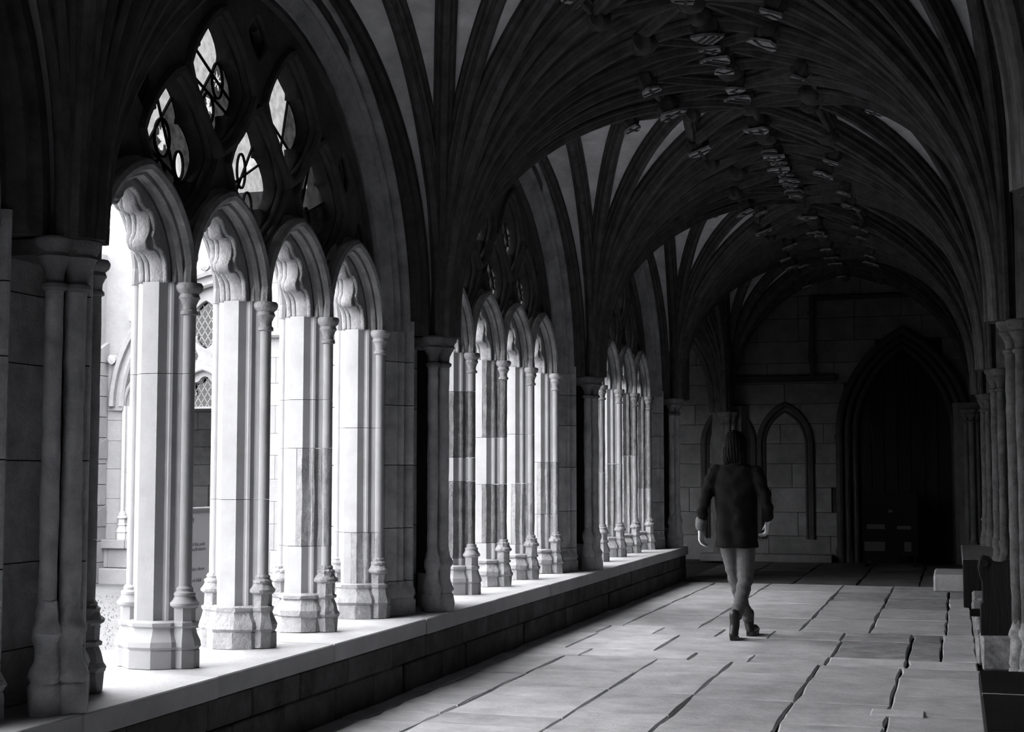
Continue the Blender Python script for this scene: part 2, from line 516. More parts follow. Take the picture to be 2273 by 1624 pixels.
TR0 = plate('tracery_cusps', lay0, [foil(c) for c in CELLS] + [foil(c) for c in SMALL], -.045, .045, .014)
TR1 = plate('tracery_front', lay1, [lozenge(c, .97) for c in CELLS] + [lozenge(c, 1.05) for c in SMALL], -.085, -.045, .014)
TR2 = plate('tracery_rear', lay1, [lozenge(c, .97) for c in CELLS] + [lozenge(c, 1.05) for c in SMALL], .045, .085, .014)
wall_out = [(-2.25, 2.30)] + [(-AW, 2.30)] + [(x, SPR + z) for x, z in pointed(AW, AH, 16)] + [(AW, 2.30), (2.25, 2.30), (2.25, 5.0), (-2.25, 5.0)]
WALLP = plate('wall_panel', wall_out, [], .03, .20, 0.0)
WALLI = plate('wall_lining', wall_out, [], -.13, .03, 0.0)
def light_mould(bm):
    p = pointed(.434, .53, 12)
    arch_sweep(bm, p, circ(0, -.148, .034, 8), SPR, 0, True)
    p2 = pointed(.40, .49, 12)
    arch_sweep(bm, p2, circ(0, -.112, .020, 6), SPR, 0, True)
    arch_sweep(bm, pointed(.434, .53, 12), [(.0, -.14), (.05, -.10), (.05, -.08), (-.06, -.08), (-.03, -.12)], SPR, 0, True)
LM = mesh_of(light_mould)
def light_mould_out(bm):
    arch_sweep(bm, pointed(.434, .53, 12), circ(0, .152, .030, 8), SPR, 0, True)
    arch_sweep(bm, pointed(.434, .53, 12), [(.0, .14), (.05, .10), (.05, .08), (-.06, .08), (-.03, .12)], SPR, 0, True)
LMO = mesh_of(light_mould_out)
def loz_roll(bm):
    for c in CELLS:
        pts = lozenge(c, 1.12, 1.3, 28)
        pts.append(pts[0])
        n = len(pts) - 1
        rings = []
        for i in range(n):
            a = pts[(i - 1) % n]; b = pts[(i + 1) % n]; x, z = pts[i]
            dx, dz = b[0] - a[0], b[1] - a[1]; l = math.hypot(dx, dz)
            nx, nz = dz / l, -dx / l
            rings.append([(x + nx * .026 * math.cos(t), -.088 + .030 * math.sin(t), z + nz * .026 * math.cos(t)) for t in [2 * PI * q / 6 for q in range(6)]])
        rings.append(rings[0])
        vr = [[bm.verts.new(p) for p in r] for r in rings[:-1]]
        for i in range(n):
            A, B = vr[i], vr[(i + 1) % n]
            for q in range(6): bm.faces.new((A[q], A[(q + 1) % 6], B[(q + 1) % 6], B[q]))
CR = mesh_of(loz_roll)
# pier flank section: outward offset from the jamb, depth
FL = [(0, -.13), (.03, -.13), (.03, -.150), (.045, -.158), (.120, -.203), (.130, -.170)] + \
     [(.157 + .022 * math.cos(t), -.208 + .028 * math.sin(t)) for t in [PI * (1.0 + 1.0 * k / 6) for k in range(7)]] + \
     [(.184, -.145), (.200, -.145)] + [(.228 + .023 * math.cos(t), -.252 + .030 * math.sin(t)) for t in [PI * (1.0 + 1.0 * k / 6) for k in range(7)]] + \
     [(.254, -.19), (.260, -.10), (.34, -.08), (.405, -.085)]
def rear_arch(bm):
    arch_sweep(bm, pointed(AW, AH, 20), FL, SPR, 0, False)
RA = mesh_of(rear_arch)
def hood(bm):
    arch_sweep(bm, pointed(AW + .12, AH + .14, 18), [(0, .19), (0, .27), (.05, .29), (.10, .25), (.12, .19)], SPR, 0, True)
    arch_sweep(bm, pointed(AW + .02, AH + .02, 18), [(-.03, .12), (-.03, .19), (.0, .22), (.04, .22), (.05, .19)], SPR, 0, True)
HOOD = mesh_of(hood)
def crocket_mesh():
    bm = bmesh.new()
    bmesh.ops.create_icosphere(bm, subdivisions=2, radius=.07)
    for v in bm.verts:
        v.co *= 1 + .35 * math.sin(v.co.x * 90) * math.cos(v.co.z * 80 + v.co.y * 60)
    return done(bm, 'crocket', 1.0)
CROCK = crocket_mesh()

# lead and glass
def clip_poly(poly, px, pz, nx, nz):
    out = []
    for i in range(len(poly)):
        a, b = poly[i - 1], poly[i]
        da = (a[0] - px) * nx + (a[1] - pz) * nz; db = (b[0] - px) * nx + (b[1] - pz) * nz
        if (da >= 0) != (db >= 0):
            t = da / (da - db); out.append((a[0] + (b[0] - a[0]) * t, a[1] + (b[1] - a[1]) * t))
        if db >= 0: out.append(b)
    return out
def cut_line(poly, px, pz, dx, dz):
    ts = []
    for i in range(len(poly)):
        a, b = poly[i - 1], poly[i]
        na = (a[0] - px) * -dz + (a[1] - pz) * dx; nb = (b[0] - px) * -dz + (b[1] - pz) * dx
        if (na >= 0) != (nb >= 0):
            t = na / (na - nb); x = a[0] + (b[0] - a[0]) * t; z = a[1] + (b[1] - a[1]) * t
            ts.append((x - px) * dx + (z - pz) * dz)
    ts.sort()
    return [((px + dx * a, pz + dz * a), (px + dx * b, pz + dz * b)) for a, b in zip(ts[::2], ts[1::2])]
def bar(bm, a, b, d, w=.005, t=.006):
    dx, dz = b[0] - a[0], b[1] - a[1]; l = math.hypot(dx, dz)
    if l < 1e-4: return
    nx, nz = -dz / l * w, dx / l * w
    q = [(a[0] - nx, a[1] - nz), (b[0] - nx, b[1] - nz), (b[0] + nx, b[1] + nz), (a[0] + nx, a[1] + nz)]
    A = [bm.verts.new((x, d - t, z)) for x, z in q]; B = [bm.verts.new((x, d + t, z)) for x, z in q]
    bm.faces.new(A); bm.faces.new(B[::-1])
    for i in range(4): bm.faces.new((A[i], B[i], B[(i + 1) % 4], A[(i + 1) % 4]))
def flat(pts, d):
    bm = bmesh.new()
    bm.faces.new([bm.verts.new((x, d, z)) for x, z in pts])
    bmesh.ops.triangulate(bm, faces=bm.faces)
    return done(bm, 'pane')
def poly_lead(bm, pts, d, w=.006):
    for i in range(len(pts)): bar(bm, pts[i - 1], pts[i], d, w)
def oval(cx, cz, a, b, n=22, p=1.5):
    return [(cx + a * math.copysign(abs(math.cos(t)) ** (2 / p) if False else abs(math.cos(t)), math.cos(t)), cz + b * math.sin(t)) for t in [2 * PI * i / n for i in range(n)]]
def star(cx, cz, r0, r1, n):
    return [(cx + (r1 if i % 2 == 0 else r0) * math.cos(PI * i / n + .2), cz + (r1 if i % 2 == 0 else r0) * math.sin(PI * i / n + .2)) for i in range(2 * n)]
def cross_poly(cx, cz, r):
    w = r * .18; e = r * .45
    return [(cx - w, cz - w), (cx - e, cz - r), (cx + e, cz - r), (cx + w, cz - w), (cx + r, cz - e), (cx + r, cz + e), (cx + w, cz + w), (cx + e, cz + r), (cx - e, cz + r), (cx - w, cz + w), (cx - r, cz + e), (cx - r, cz - e)]
def beast(cx, cz, r):
    p = [(-.7, -.8), (-.2, -1), (.3, -.9), (.2, -.5), (.6, -.4), (.9, -.7), (.8, 0), (.4, .2), (.7, .6), (.5, 1), (.2, .6), (0, .9), (-.2, .5), (-.6, .8), (-.5, .2), (-.9, 0), (-.4, -.2), (-.1, -.3), (-.3, -.5)]
    return [(cx + x * r * .8, cz + z * r) for x, z in p]
def vessel(cx, cz, r):
    p = [(-.5, -1), (.5, -1), (.7, -.6), (.3, -.5), (.55, 0), (.35, .0), (.1, -.4), (-.1, -.4), (-.1, .2), (.1, .5), (.05, 1), (-.15, 1), (-.25, .4), (-.6, .2), (-.45, -.4)]
    return [(cx + x * r, cz + z * r) for x, z in p]
def inside(poly, x, z):
    r = False
    for i in range(len(poly)):
        a, b = poly[i - 1], poly[i]
        if (a[1] > z) != (b[1] > z) and x < (b[0] - a[0]) * (z - a[1]) / (b[1] - a[1]) + a[0]: r = not r
    return r
def stained(win, ci, lines, mats, meds):
    """a tracery cell glazed with pieces between lead lines; meds: (dx,dz,a,b,mat,emblem)"""
    c = CELLS[ci]; ol = lozenge(c, 1.0); d = .030
    lead = bmesh.new(); g = .007
    dirs = []
    for (px, pz, ang) in lines:
        X, Z = c[0] + px, c[1] + pz
        dx, dz = math.cos(ang), math.sin(ang); dirs.append((X, Z, dx, dz))
        for a, b in cut_line(ol, X, Z, dx, dz): bar(lead, a, b, d, .0055)
    M = []
    for (dx, dz, a, b, mt, emb) in meds:
        cx, cz = c[0] + dx, c[1] + dz
        poly_lead(lead, oval(cx, cz, a, b), d, .0055)
        M.append((cx, cz, a, b, mt, emb(cx, cz, min(a, b) * .9) if emb else None))
    bins = {}
    nx, nz = int(c[2] * 2 / g), int(c[3] * 2 / g)
    for i in range(nx):
        for j in range(nz):
            x0, z0 = c[0] - c[2] + i * g, c[1] - c[3] + j * g
            x, z = x0 + g / 2, z0 + g / 2
            if (abs(x - c[0]) / c[2]) ** 1.3 + (abs(z - c[1]) / c[3]) ** 1.3 > 1: continue
            key = None
            for q, (cx, cz, a, b, mt, em) in enumerate(M):
                if ((x - cx) / a) ** 2 + ((z - cz) / b) ** 2 < 1:
                    key = ('painted_emblem', q, 'glass_bright') if em and inside(em, x, z) else ('glass_roundel', q, mt)
            if key is None:
                k = 0
                for X, Z, dx, dz in dirs: k = k * 2 + (1 if (x - X) * -dz + (z - Z) * dx > 0 else 0)
                key = ('glass_pane', k, mats[k % len(mats)])
            bins.setdefault(key, []).append((x0, z0))
    for (nm, k, mt), cells in bins.items():
        bm = bmesh.new(); vd = {}
        def v(x, z):
            q = (round(x / g * 2), round(z / g * 2))
            if q not in vd: vd[q] = bm.verts.new((x, d, z))
            return vd[q]
        for x0, z0 in cells: bm.faces.new((v(x0, z0), v(x0 + g, z0), v(x0 + g, z0 + g), v(x0, z0 + g)))
        link(nm, done(bm, nm), mt, win)
    link('lead_lines', done(lead, 'lead'), 'lead', win)
def lattice(win, outline, d, step=.085, w=.006, mat='glass_quarry', leadmat='facade_trim'):
    bm = bmesh.new()
    xs = [p[0] for p in outline]; zs = [p[1] for p in outline]
    cx, cz = (min(xs) + max(xs)) / 2, (min(zs) + max(zs)) / 2
    r = max(max(xs) - min(xs), max(zs) - min(zs))
    ang = math.radians(58)
    for sg in (1, -1):
        dx, dz = math.cos(ang), math.sin(ang) * sg
        k = -int(r / step) - 1
        while k * step < r + step:
            px, pz = cx - dz * k * step, cz + dx * k * step
            for a, b in cut_line(outline, px, pz, dx, dz): bar(bm, a, b, d, w)
            k += 1
    link('glazing_bars', done(bm, 'lattice'), leadmat, win)
    link('glass_pane', flat(outline, d + .004), mat, win)

WINN = [0]
def window(loc, rz, mull_spec, outside=False, tmat='tracery', detail=True):
    WINN[0] += 1
    w = empty('window_%d' % WINN[0], loc, rz, kind='structure')
    link('wall_panel', WALLP, 'facade', w)
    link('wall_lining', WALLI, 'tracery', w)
    link('tracery_cusps', TR0, tmat, w)
    link('tracery_front', TR1, tmat, w)
    if outside: link('tracery_rear', TR2, 'facade_trim', w)
    link('tracery_roll', CR, tmat, w)
    for i in range(4):
        c = (i - 1.5) * PITCH
        link('arch_moulding', LM, tmat if tmat != 'tracery' else 'light_head', w, (c, 0, 0))
        link('arch_moulding', LMO, 'facade_trim', w, (c, 0, 0))
        hd = bpy.data.objects.new('cusped_head', None); COL.objects.link(hd); hd.parent = w; hd.location = (c, 0, 0)
        for me in HEADS: link('cusp_order', me, tmat if outside else 'worn', hd)
    link('rear_arch', RA, 'arch_stone', w)
    for i, sp in enumerate(mull_spec):
        mullion(w, (i - 2) * PITCH, *sp)
    return w
stone('light_head', 0.26, 0.4, 7, 0.6, 24)
P, O, W_ = 'pale', 'old', 'worn'
TOP = 2.368
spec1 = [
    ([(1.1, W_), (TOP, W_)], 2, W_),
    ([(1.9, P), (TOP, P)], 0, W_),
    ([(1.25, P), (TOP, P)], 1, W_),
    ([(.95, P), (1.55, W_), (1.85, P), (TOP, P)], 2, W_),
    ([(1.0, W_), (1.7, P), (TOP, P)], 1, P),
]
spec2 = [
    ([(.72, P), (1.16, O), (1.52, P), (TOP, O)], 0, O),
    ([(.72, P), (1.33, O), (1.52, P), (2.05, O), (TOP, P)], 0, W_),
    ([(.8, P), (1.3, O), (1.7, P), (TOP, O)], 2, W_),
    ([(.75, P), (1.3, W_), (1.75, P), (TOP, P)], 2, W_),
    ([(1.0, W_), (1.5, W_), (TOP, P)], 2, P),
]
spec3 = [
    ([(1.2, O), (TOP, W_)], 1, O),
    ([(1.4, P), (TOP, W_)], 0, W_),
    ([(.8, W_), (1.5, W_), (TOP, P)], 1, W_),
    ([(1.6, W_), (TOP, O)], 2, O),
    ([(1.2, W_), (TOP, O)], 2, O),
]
specp = [([(1.4, P), (TOP, P)], 0, P)] * 5
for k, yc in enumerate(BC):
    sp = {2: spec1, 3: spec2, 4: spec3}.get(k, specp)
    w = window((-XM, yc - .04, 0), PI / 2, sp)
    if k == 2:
        r60 = math.radians(52)
        stained(w, 0, [(-.02, .12, r60), (-.05, -.05, -.35), (.12, -.06, -1.1)], ['glass_dark', 'glass_dark', 'glass_dark', 'glass_mid', 'glass_dark', 'glass_dark', 'glass_clear', 'glass_clear'],
                [(.02, .05, .075, .10, 'glass_mid', beast), (.0, -.17, .06, .10, 'glass_dark', vessel), (.19, -.06, .045, .075, 'glass_bright', vessel)])
        stained(w, 1, [(0, .0, .5), (-.05, -.1, 1.0)], ['glass_clear', 'glass_mid', 'glass_bright'],
                [(.02, .05, .05, .10, 'glass_bright', None), (.10, -.14, .05, .08, 'glass_bright', None)])
        stained(w, 2, [(.0, .1, 1.2), (0, -.05, .4)], ['glass_mid', 'glass_clear', 'glass_mid'], [(.02, -.1, .05, .09, 'glass_mid', None)])
        stained(w, 3, [(.03, .0, r60), (-.08, .16, -.45), (.08, -.05, -.3)], ['glass_mid', 'glass_mid', 'glass_mid', 'glass_mid', 'glass_clear', 'glass_clear', 'glass_clear', 'glass_clear'],
                [(.16, .05, .06, .10, 'glass_mid', lambda x, z, r: star(x, z, r * .35, r * 1.05, 8)), (.06, -.13, .06, .085, 'glass_mid', lambda x, z, r: cross_poly(x, z, r))])
        stained(w, 4, [(.02, -.06, -.45), (.08, -.2, 1.3)], ['glass_clear', 'glass_clear', 'glass_mid'], [])
    elif k in (3, 4):
        for c in CELLS:
            lattice(w, lozenge(c, .97), .03, .11, .006, 'glass_bright', 'lead')
    else:
        for c in CELLS: link('glass_pane', flat(lozenge(c, .97), .03), 'glass_mid', w)
    for c in SMALL: link('glass_pane', flat(lozenge(c, 1.0), 0), 'glass_dark', w)

# ------------------------------------------------------------------ clustered piers
def pier_poly(o_in=0.0, ext=.60):
    left = [(-.515 + o, d) for o, d in FL]
    pts = left + [(-s, d) for s, d in left[::-1]] + [(.515, .13), (.24, .20), (.22, ext), (-.22, ext), (-.24, .20), (-.515, .13)]
    if o_in: pts = [(s * (1 - o_in), d + (o_in if d < 0 else 0) * .4) for s, d in pts]
    return pts
RP = random.Random(31)
def course(z0, z1):
    bm = bmesh.new(); prism(bm, pier_poly(), z0 + .003, z1 - .003)
    return done(bm, 'course', 0.5)
CZ = [SILL, .66, 1.02, 1.45, 1.86, 2.16, 2.45]
COURSES = [course(a, b) for a, b in zip(CZ, CZ[1:])]
bm = bmesh.new(); prism(bm, pier_poly(.012), SILL, 2.44); PCORE = done(bm, 'pier_core')
bm = bmesh.new(); prism(bm, [(-.24, .2), (.24, .2), (.22, .58), (-.22, .58)], 2.4, 4.6); PBUTT = done(bm, 'buttress')
SH = [(-.078, -.345, .037), (0, -.395, .042), (.078, -.345, .037)]
def pier_shaft(r, z0, z1, rng):
    bm = bmesh.new(); nz = int((z1 - z0) / .06); ph = rng.uniform(0, 9)
    prof = []
    for k in range(nz + 1):
        z = z0 + (z1 - z0) * k / nz
        prof.append((r * (1 + .04 * math.sin(z * 7 + ph)), z))
    lathe(bm, prof, 0, 0, 14, .0035, 0, rng)
    return done(bm, 'shaft', .8)
def pier_shaft_base(r, z0, rng, jit=.008):
    bm = bmesh.new()
    k = r / .05
    lathe(bm, [(.095 * k, z0), (.098 * k, z0 + .06), (.094 * k, z0 + .115), (.080 * k, z0 + .125), (.092 * k, z0 + .15), (.086 * k, z0 + .18), (.070 * k, z0 + .21), (.066 * k, z0 + .27),
               (.070 * k, z0 + .30), (.084 * k, z0 + .325), (.080 * k, z0 + .35), (.062 * k, z0 + .375), (.055 * k, z0 + .41), (.048 * k, z0 + .45)], 0, 0, 10, jit, PI / 8, rng)
    return done(bm, 'base', .8)
def pier_capital(zt):
    bm = bmesh.new()
    for s, d, r in SH:
        lathe(bm, [(r, zt - .22), (r + .016, zt - .205), (r + .016, zt - .19), (r, zt - .178), (r + .004, zt - .14), (r + .03, zt - .09), (r + .042, zt - .08), (r + .034, zt - .065),
                   (r + .036, zt - .055), (r + .052, zt - .035), (r + .056, zt - .01), (r + .05, zt), (.01, zt)], s, d, 16)
    prism(bm, [(-.15, -.15), (-.15, -.345), (-.11, -.40), (-.055, -.445), (.055, -.445), (.11, -.40), (.15, -.345), (.15, -.15)], zt - .075, zt - .01)
    return done(bm, 'capital', .6)
PCAP = pier_capital(SPR)
def flank_base(bmx, rng, sides):
    for sg in sides:
        pts = [(-.515 + o, d) for o, d in [(-.02, -.17), (.06, -.20), (.15, -.25), (.20, -.28), (.26, -.285), (.29, -.25), (.29, -.12), (-.02, -.1)]]
        rings = []
        for off, z in [(.0, SILL), (.0, SILL + .10), (-.012, SILL + .115), (.004, SILL + .14), (-.01, SILL + .17), (-.045, SILL + .22), (-.075, SILL + .24)]:
            rings.append([(sg * (s + rng.uniform(-.004, .004)), d - off * (1 if d < -.13 else 0) + rng.uniform(-.004, .004), z + rng.uniform(-.004, .004)) for s, d in pts])
        loft(bmx, rings)
def pier(loc, rz, label, mat='pier', detail=True):
    t = empty('clustered_pier', loc, rz, label, 'pier', 'piers of the arcade')
    for me in COURSES: link('course', me, mat, t)
    link('core', PCORE, 'joint', t)
    link('buttress', PBUTT, 'facade', t)
    rng = random.Random(int(abs(loc[1] * 100) + abs(loc[0] * 10)))
    if detail:
        for s, d, r in SH:
            sh = link('shaft', pier_shaft(r, SILL + .42, SPR - .2, rng), mat, t, (s, d, 0))
            link('base', pier_shaft_base(r, SILL, rng), mat, t, (s, d, 0))
        link('capital', PCAP, 'pier_soot', t)
        for sg in (-1, 1):
            bmx = bmesh.new(); flank_base(bmx, rng, (sg,))
            link('flank_base', done(bmx, 'flank_base', .8), mat, t)
    return t
names = ['clustered stone pier behind the viewpoint', 'clustered stone pier beside the viewpoint',
         'dark clustered stone pier with battered base in front of the first pale mullion',
         'clustered stone pier between the large four-light window and the next one',
         'clustered stone pier between the second and third windows along the walk',
         'clustered corner pier at the far end of the low coped wall']
for yp, nm in zip(PY, names):
    if yp > 0: pier((-XM, yp, 0), PI / 2, nm)
# plain wall stretch behind the viewpoint
bm = bmesh.new(); box(bm, -4.1, -3.6, -4.3, -3.3, 0, 5)
tag(link('wall_back_corner', done(bm, 'w'), 'wall_dark'), kind='structure')

# ------------------------------------------------------------------ vault
Z0, ZR, ZW = SPR, 4.56, 4.46
SX, SY = 1.915, 2.25
VP, VQ = 1.7, 2.4     # four-centred rib curve
RPROF = [(.078, -.02), (.078, .02), (.060, .035), (.052, .050), (.060, .062), (.058, .078), (.040, .090), (.036, .104), (.030, .112), (.022, .132), (0, .140)]
RPROF = RPROF + [(-u, n) for u, n in RPROF[-2::-1]]
def rib_points(S, E, n=22, z0=Z0):
    S = Vector(S); E = Vector(E)
    e = (E - S); e.z = 0; Lh = e.length; e.normalize(); H = E.z - z0
    pts = []; fr = []
    zf = lambda f: z0 + H * max(0.0, 1 - (1 - f) ** VP) ** (1 / VQ)
    for i in range(n + 1):
        f = min(1.0, (i / n) ** 1.9)
        r = Lh * f; z = zf(f)
        e0, e1 = max(0, f - .004), min(1, f + .004)
        dr = Lh * (e1 - e0); dz = zf(e1) - zf(e0)
        l = math.hypot(dr, dz)
        pts.append(Vector((S.x, S.y, 0)) + e * r + Vector((0, 0, z)))
        fr.append((Vector((-e.y, e.x, 0)), e * (dz / l) + Vector((0, 0, -dr / l))))
    return pts, fr
def sweep(pts, fr, prof, sc=1.0, name='rib'):
    bm = bmesh.new()
    loft(bm, [[p + L * (u * sc) + N * (v * sc) for u, v in prof] for p, (L, N) in zip(pts, fr)], cap=True)
    return done(bm, name, 0.35)
def straight(a, b, prof, sc=1.0, sag=0.0, n=4):
    a = Vector(a); b = Vector(b); T = (b - a).normalized()
    L = Vector((0, 0, 1)).cross(T).normalized(); N = T.cross(L).normalized()
    if N.z > 0: N = -N
    pts = [a.lerp(b, i / n) + Vector((0, 0, sag * 4 * (i / n) * (1 - i / n))) for i in range(n + 1)]
    return sweep(pts, [(L, N)] * (n + 1), prof, sc)
ends = [(0, 0), (0, .56), (0, 1.12), (0, 1.69), (0, 2.25)]
def end_pts(sx, sy):
    """end points on the ridges for the springer at (sx*SX, sy*SY)"""
    out = []
    for k in range(5): out.append((0, sy * (SY - SY * k / 4), ZR))
    for k in (1.0, 2.0, 3.0):
        x = 2.12 * k / 4; out.append((sx * x, 0, ZR - (ZR - ZW) * k / 4))
    out.append((sx * 2.08, 0, ZW))
    return out
def shield_outline(w, h, n=6):
    pts = [(-w, h * .5), (w, h * .5)]
    for i in range(n + 1):
        t = i / n; pts.append((w * (1 - t ** 1.8), h * (.5 - 1.25 * t) if False else h * .5 - h * (.35 + .75 * t) if t > 0 else h * .15))
    for i in range(n - 1, -1, -1):
        t = i / n; pts.append((-w * (1 - t ** 1.8), h * .5 - h * (.35 + .75 * t) if t > 0 else h * .15))
    return pts
def flat_solid(pts, z0, z1):
    bm = bmesh.new(); prism(bm, pts, z0, z1); return done(bm, 'plate')
SHIELD = flat_solid(shield_outline(.10, .19), -.205, -.185)
def bars(lst, z0=-.212, z1=-.204):
    bm = bmesh.new()
    for (x0, y0, x1, y1, w) in lst:
        l = math.hypot(x1 - x0, y1 - y0); nx, ny = -(y1 - y0) / l * w, (x1 - x0) / l * w
        prism(bm, [(x0 - nx, y0 - ny), (x1 - nx, y1 - ny), (x1 + nx, y1 + ny), (x0 + nx, y0 + ny)], z0, z1)
    return done(bm, 'charge')
CHARGES = [bars([(0, -.08, 0, .09, .014), (-.09, .02, .09, .02, .014)]), bars([(-.07, -.06, .07, .08, .013), (-.07, .08, .07, -.06, .013)]),
           bars([(-.08, -.03, 0, .05, .013), (0, .05, .08, -.03, .013)]), bars([(-.05, .03, -.05, .08, .012), (.05, .03, .05, .08, .012), (0, -.06, 0, -.01, .012), (-.09, .01, .09, .01, .008)]),
           bars([(-.09, .06, .09, .06, .01), (-.09, .02, .09, .02, .01), (-.07, -.03, .07, -.03, .01)])]
def boss_mesh(r=.10):
    bm = bmesh.new()
    prof = [(.02, -.02), (r * .8, -.05), (r, -.10), (r * .95, -.14), (r * .7, -.175), (r * .35, -.19), (.005, -.195)]
    rings = []
    for q, z in prof:
        rings.append([(q * (1 + .12 * math.cos(6 * 2 * PI * i / 24)) * math.cos(2 * PI * i / 24), q * (1 + .12 * math.cos(6 * 2 * PI * i / 24)) * math.sin(2 * PI * i / 24), z) for i in range(24)])
    loft(bm, rings)
    return done(bm, 'boss', .7)
BOSS = boss_mesh(); BOSS2 = boss_mesh(.075)
# meshes shared by all bays
TEMPL = []
web = bmesh.new()
for sx in (-1, 1):
    for sy in (-1, 1):
        S = (sx * SX, sy * SY, Z0); S8 = (sx * 2.055, sy * (SY - .13), Z0)
        E = end_pts(sx, sy)
        curves = []
        for k, e in enumerate(E):
            st = S8 if k == 8 else S
            pts, fr = rib_points(st, e)
            curves.append((pts, fr))
        for k in range(8):
            A, B = curves[k][0], curves[k + 1][0]
            va = [[web.verts.new(A[i].lerp(B[i], j / 3) + Vector((0, 0, .012 * math.sin(PI * j / 3)))) for j in range(4)] for i in range(len(A))]
            for i in range(len(A) - 1):
                for j in range(3):
                    try: web.faces.new((va[i][j], va[i][j + 1], va[i + 1][j + 1], va[i + 1][j]))
                    except ValueError: pass
        for k, (pts, fr) in enumerate(curves):
            if k == 0 and sy == 1: continue   # transverse rib is shared with the next bay
            TEMPL.append(('rib' if k < 8 else 'wall_rib', sweep(pts, fr, RPROF, 1.05 if k in (0, 4) else (.92 if k < 8 else 1.25)), None))
        def at(k, f): return curves[k][0][int(round(f * 22))]
        zig = [at(1, 1), at(2, .84), at(3, 1), at(4, .82), at(5, 1)]
        for a, b in zip(zig, zig[1:]): TEMPL.append(('lierne', straight(a, b, RPROF, .8), None))
        TEMPL.append(('lierne', straight(at(0, .88), at(1, 1), RPROF, .8), None))
        TEMPL.append(('lierne', straight(at(2, .84), at(4, .82), RPROF, .7), None))
        for p, kind in ((at(2, .84), 1), (at(4, .82), 0), (at(0, .88), 2)):
            if kind == 2 and sy == 1: continue
            TEMPL.append(('boss', BOSS2 if kind == 1 else BOSS, (p, sx)))
        for k in (1, 2, 3):
            TEMPL.append(('boss', BOSS, (Vector(E[k]), 0))) if sx == 1 else None
            TEMPL.append(('boss', BOSS2, (Vector((0, E[k][1] + sy * SY / 8, ZR)), 0))) if sx == 1 else None
        for k in (5, 6, 7):
            if sy == 1: TEMPL.append(('boss', BOSS2, (Vector(E[k]), sx)))
TEMPL.append(('ridge_rib', straight((0, -SY, ZR), (0, SY, ZR), RPROF, .9), None))
for sx in (-1, 1): TEMPL.append(('ridge_rib', straight((0, 0, ZR), (sx * 2.12, 0, ZW), RPROF, .9), None))
TEMPL.append(('boss', BOSS, (Vector((0, 0, ZR)), 0))); TEMPL.append(('boss', BOSS, (Vector((0, -SY, ZR)), 0)))
web_open = web.copy(); bmesh.ops.remove_doubles(web_open, verts=web_open.verts, dist=.001); WEB_OPEN = done(web_open, 'web_open', 0.6)
for sx in (-1, 1):
    for sy in (-1, 1):
        A, _f = rib_points((sx * 2.055, sy * (SY - .13), Z0), (sx * 2.08, 0, ZW))
        va = [(web.verts.new(p), web.verts.new(p + Vector((sx * .30, 0, .0)))) for p in A]
        for a, b in zip(va, va[1:]): web.faces.new((a[0], a[1], b[1], b[0]))
bmesh.ops.remove_doubles(web, verts=web.verts, dist=.001)
WEB = done(web, 'web', 0.6)
# the undersides must face the walk
RB = random.Random(77)
def vault(cx, cy, rz=0, full=True, opened=False):
    c = link('ceiling', WEB_OPEN if opened else WEB, 'web', None, (cx, cy, 0), (0, 0, rz)); tag(c, kind='structure')
    if not full: return c
    for nm, me, ex in TEMPL:
        if nm == 'wall_rib' and opened: continue
        if nm != 'boss':
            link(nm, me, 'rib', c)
        else:
            p, sx = ex
            painted = RB.random() < .62
            o = link('boss', me, 'boss', c, p, (0, 0, RB.uniform(0, 6)))
            if sx: o.rotation_euler = (0, -.35 * (1 if sx > 0 else -1) * -1, 0)
            if painted:
                ang = RB.choice([0, PI, .5, -.4]) ; sc = 1.0 if me is BOSS else .72
                s = link('shield', SHIELD, 'paint', o, (0, 0, 0), (0, 0, ang)); s.scale = (sc, sc, 1)
                # the painted charge lies on the shield: one mesh with it would lose the colours
                q = link('charge', CHARGES[RB.randrange(5)], 'charge', o, (0, 0, 0), (0, 0, ang)); q.scale = (sc, sc, 1)
    return c
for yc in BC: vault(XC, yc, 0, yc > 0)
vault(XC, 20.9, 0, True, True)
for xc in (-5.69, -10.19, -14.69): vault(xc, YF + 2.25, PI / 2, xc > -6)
# roof slab, unseen, added to stop sky light leaking through the vault
bm = bmesh.new(); box(bm, -3.95, 0.95, -4.3, 24, 4.85, 5.0); box(bm, -17.5, -3.9, YF + .05, 24, 4.85, 5.0)
tag(link('ceiling_sky_blocker', done(bm, 'sky_blocker'), 'facade'), kind='structure')

# ------------------------------------------------------------------ right wall, end wall, back wall
def ashlar(parent, rects, axis, plane, rng, mat, hole=None, ch=.32, bl=(.5, .95), depth=.03):
    """blocks on a vertical wall; axis 'x' = wall along x at y=plane facing -y, 'y' = wall along y at x=plane facing -x"""
    (a0, a1, z0, z1) = rects
    z = z0; row = 0
    while z < z1 - .05:
        zt = min(z + ch * rng.uniform(.85, 1.15), z1)
        a = a0 - rng.uniform(0, .4)
        while a < a1:
            b = a + rng.uniform(*bl)
            A, B = max(a, a0), min(b, a1)
            a = b
            if B - A < .08: continue
            if hole and hole((A + B) / 2, (z + zt) / 2): continue
            bm = bmesh.new(); j = rng.uniform(0, .008)
            if axis == 'x': box(bm, A + .003, B - .003, plane - depth - j, plane + .05, z + .003, zt - .003, .006)
            else: box(bm, plane - depth - j, plane + .05, A + .003, B - .003, z + .003, zt - .003, .006)
            link('block', done(bm, 'block'), mat, parent)
        z = zt
bm = bmesh.new(); box(bm, XR, XR + .3, -4.3, 23.7, -.1, 5)
wr = link('wall_right', done(bm, 'wall_right'), 'joint'); tag(wr, kind='structure')
RW = random.Random(91)
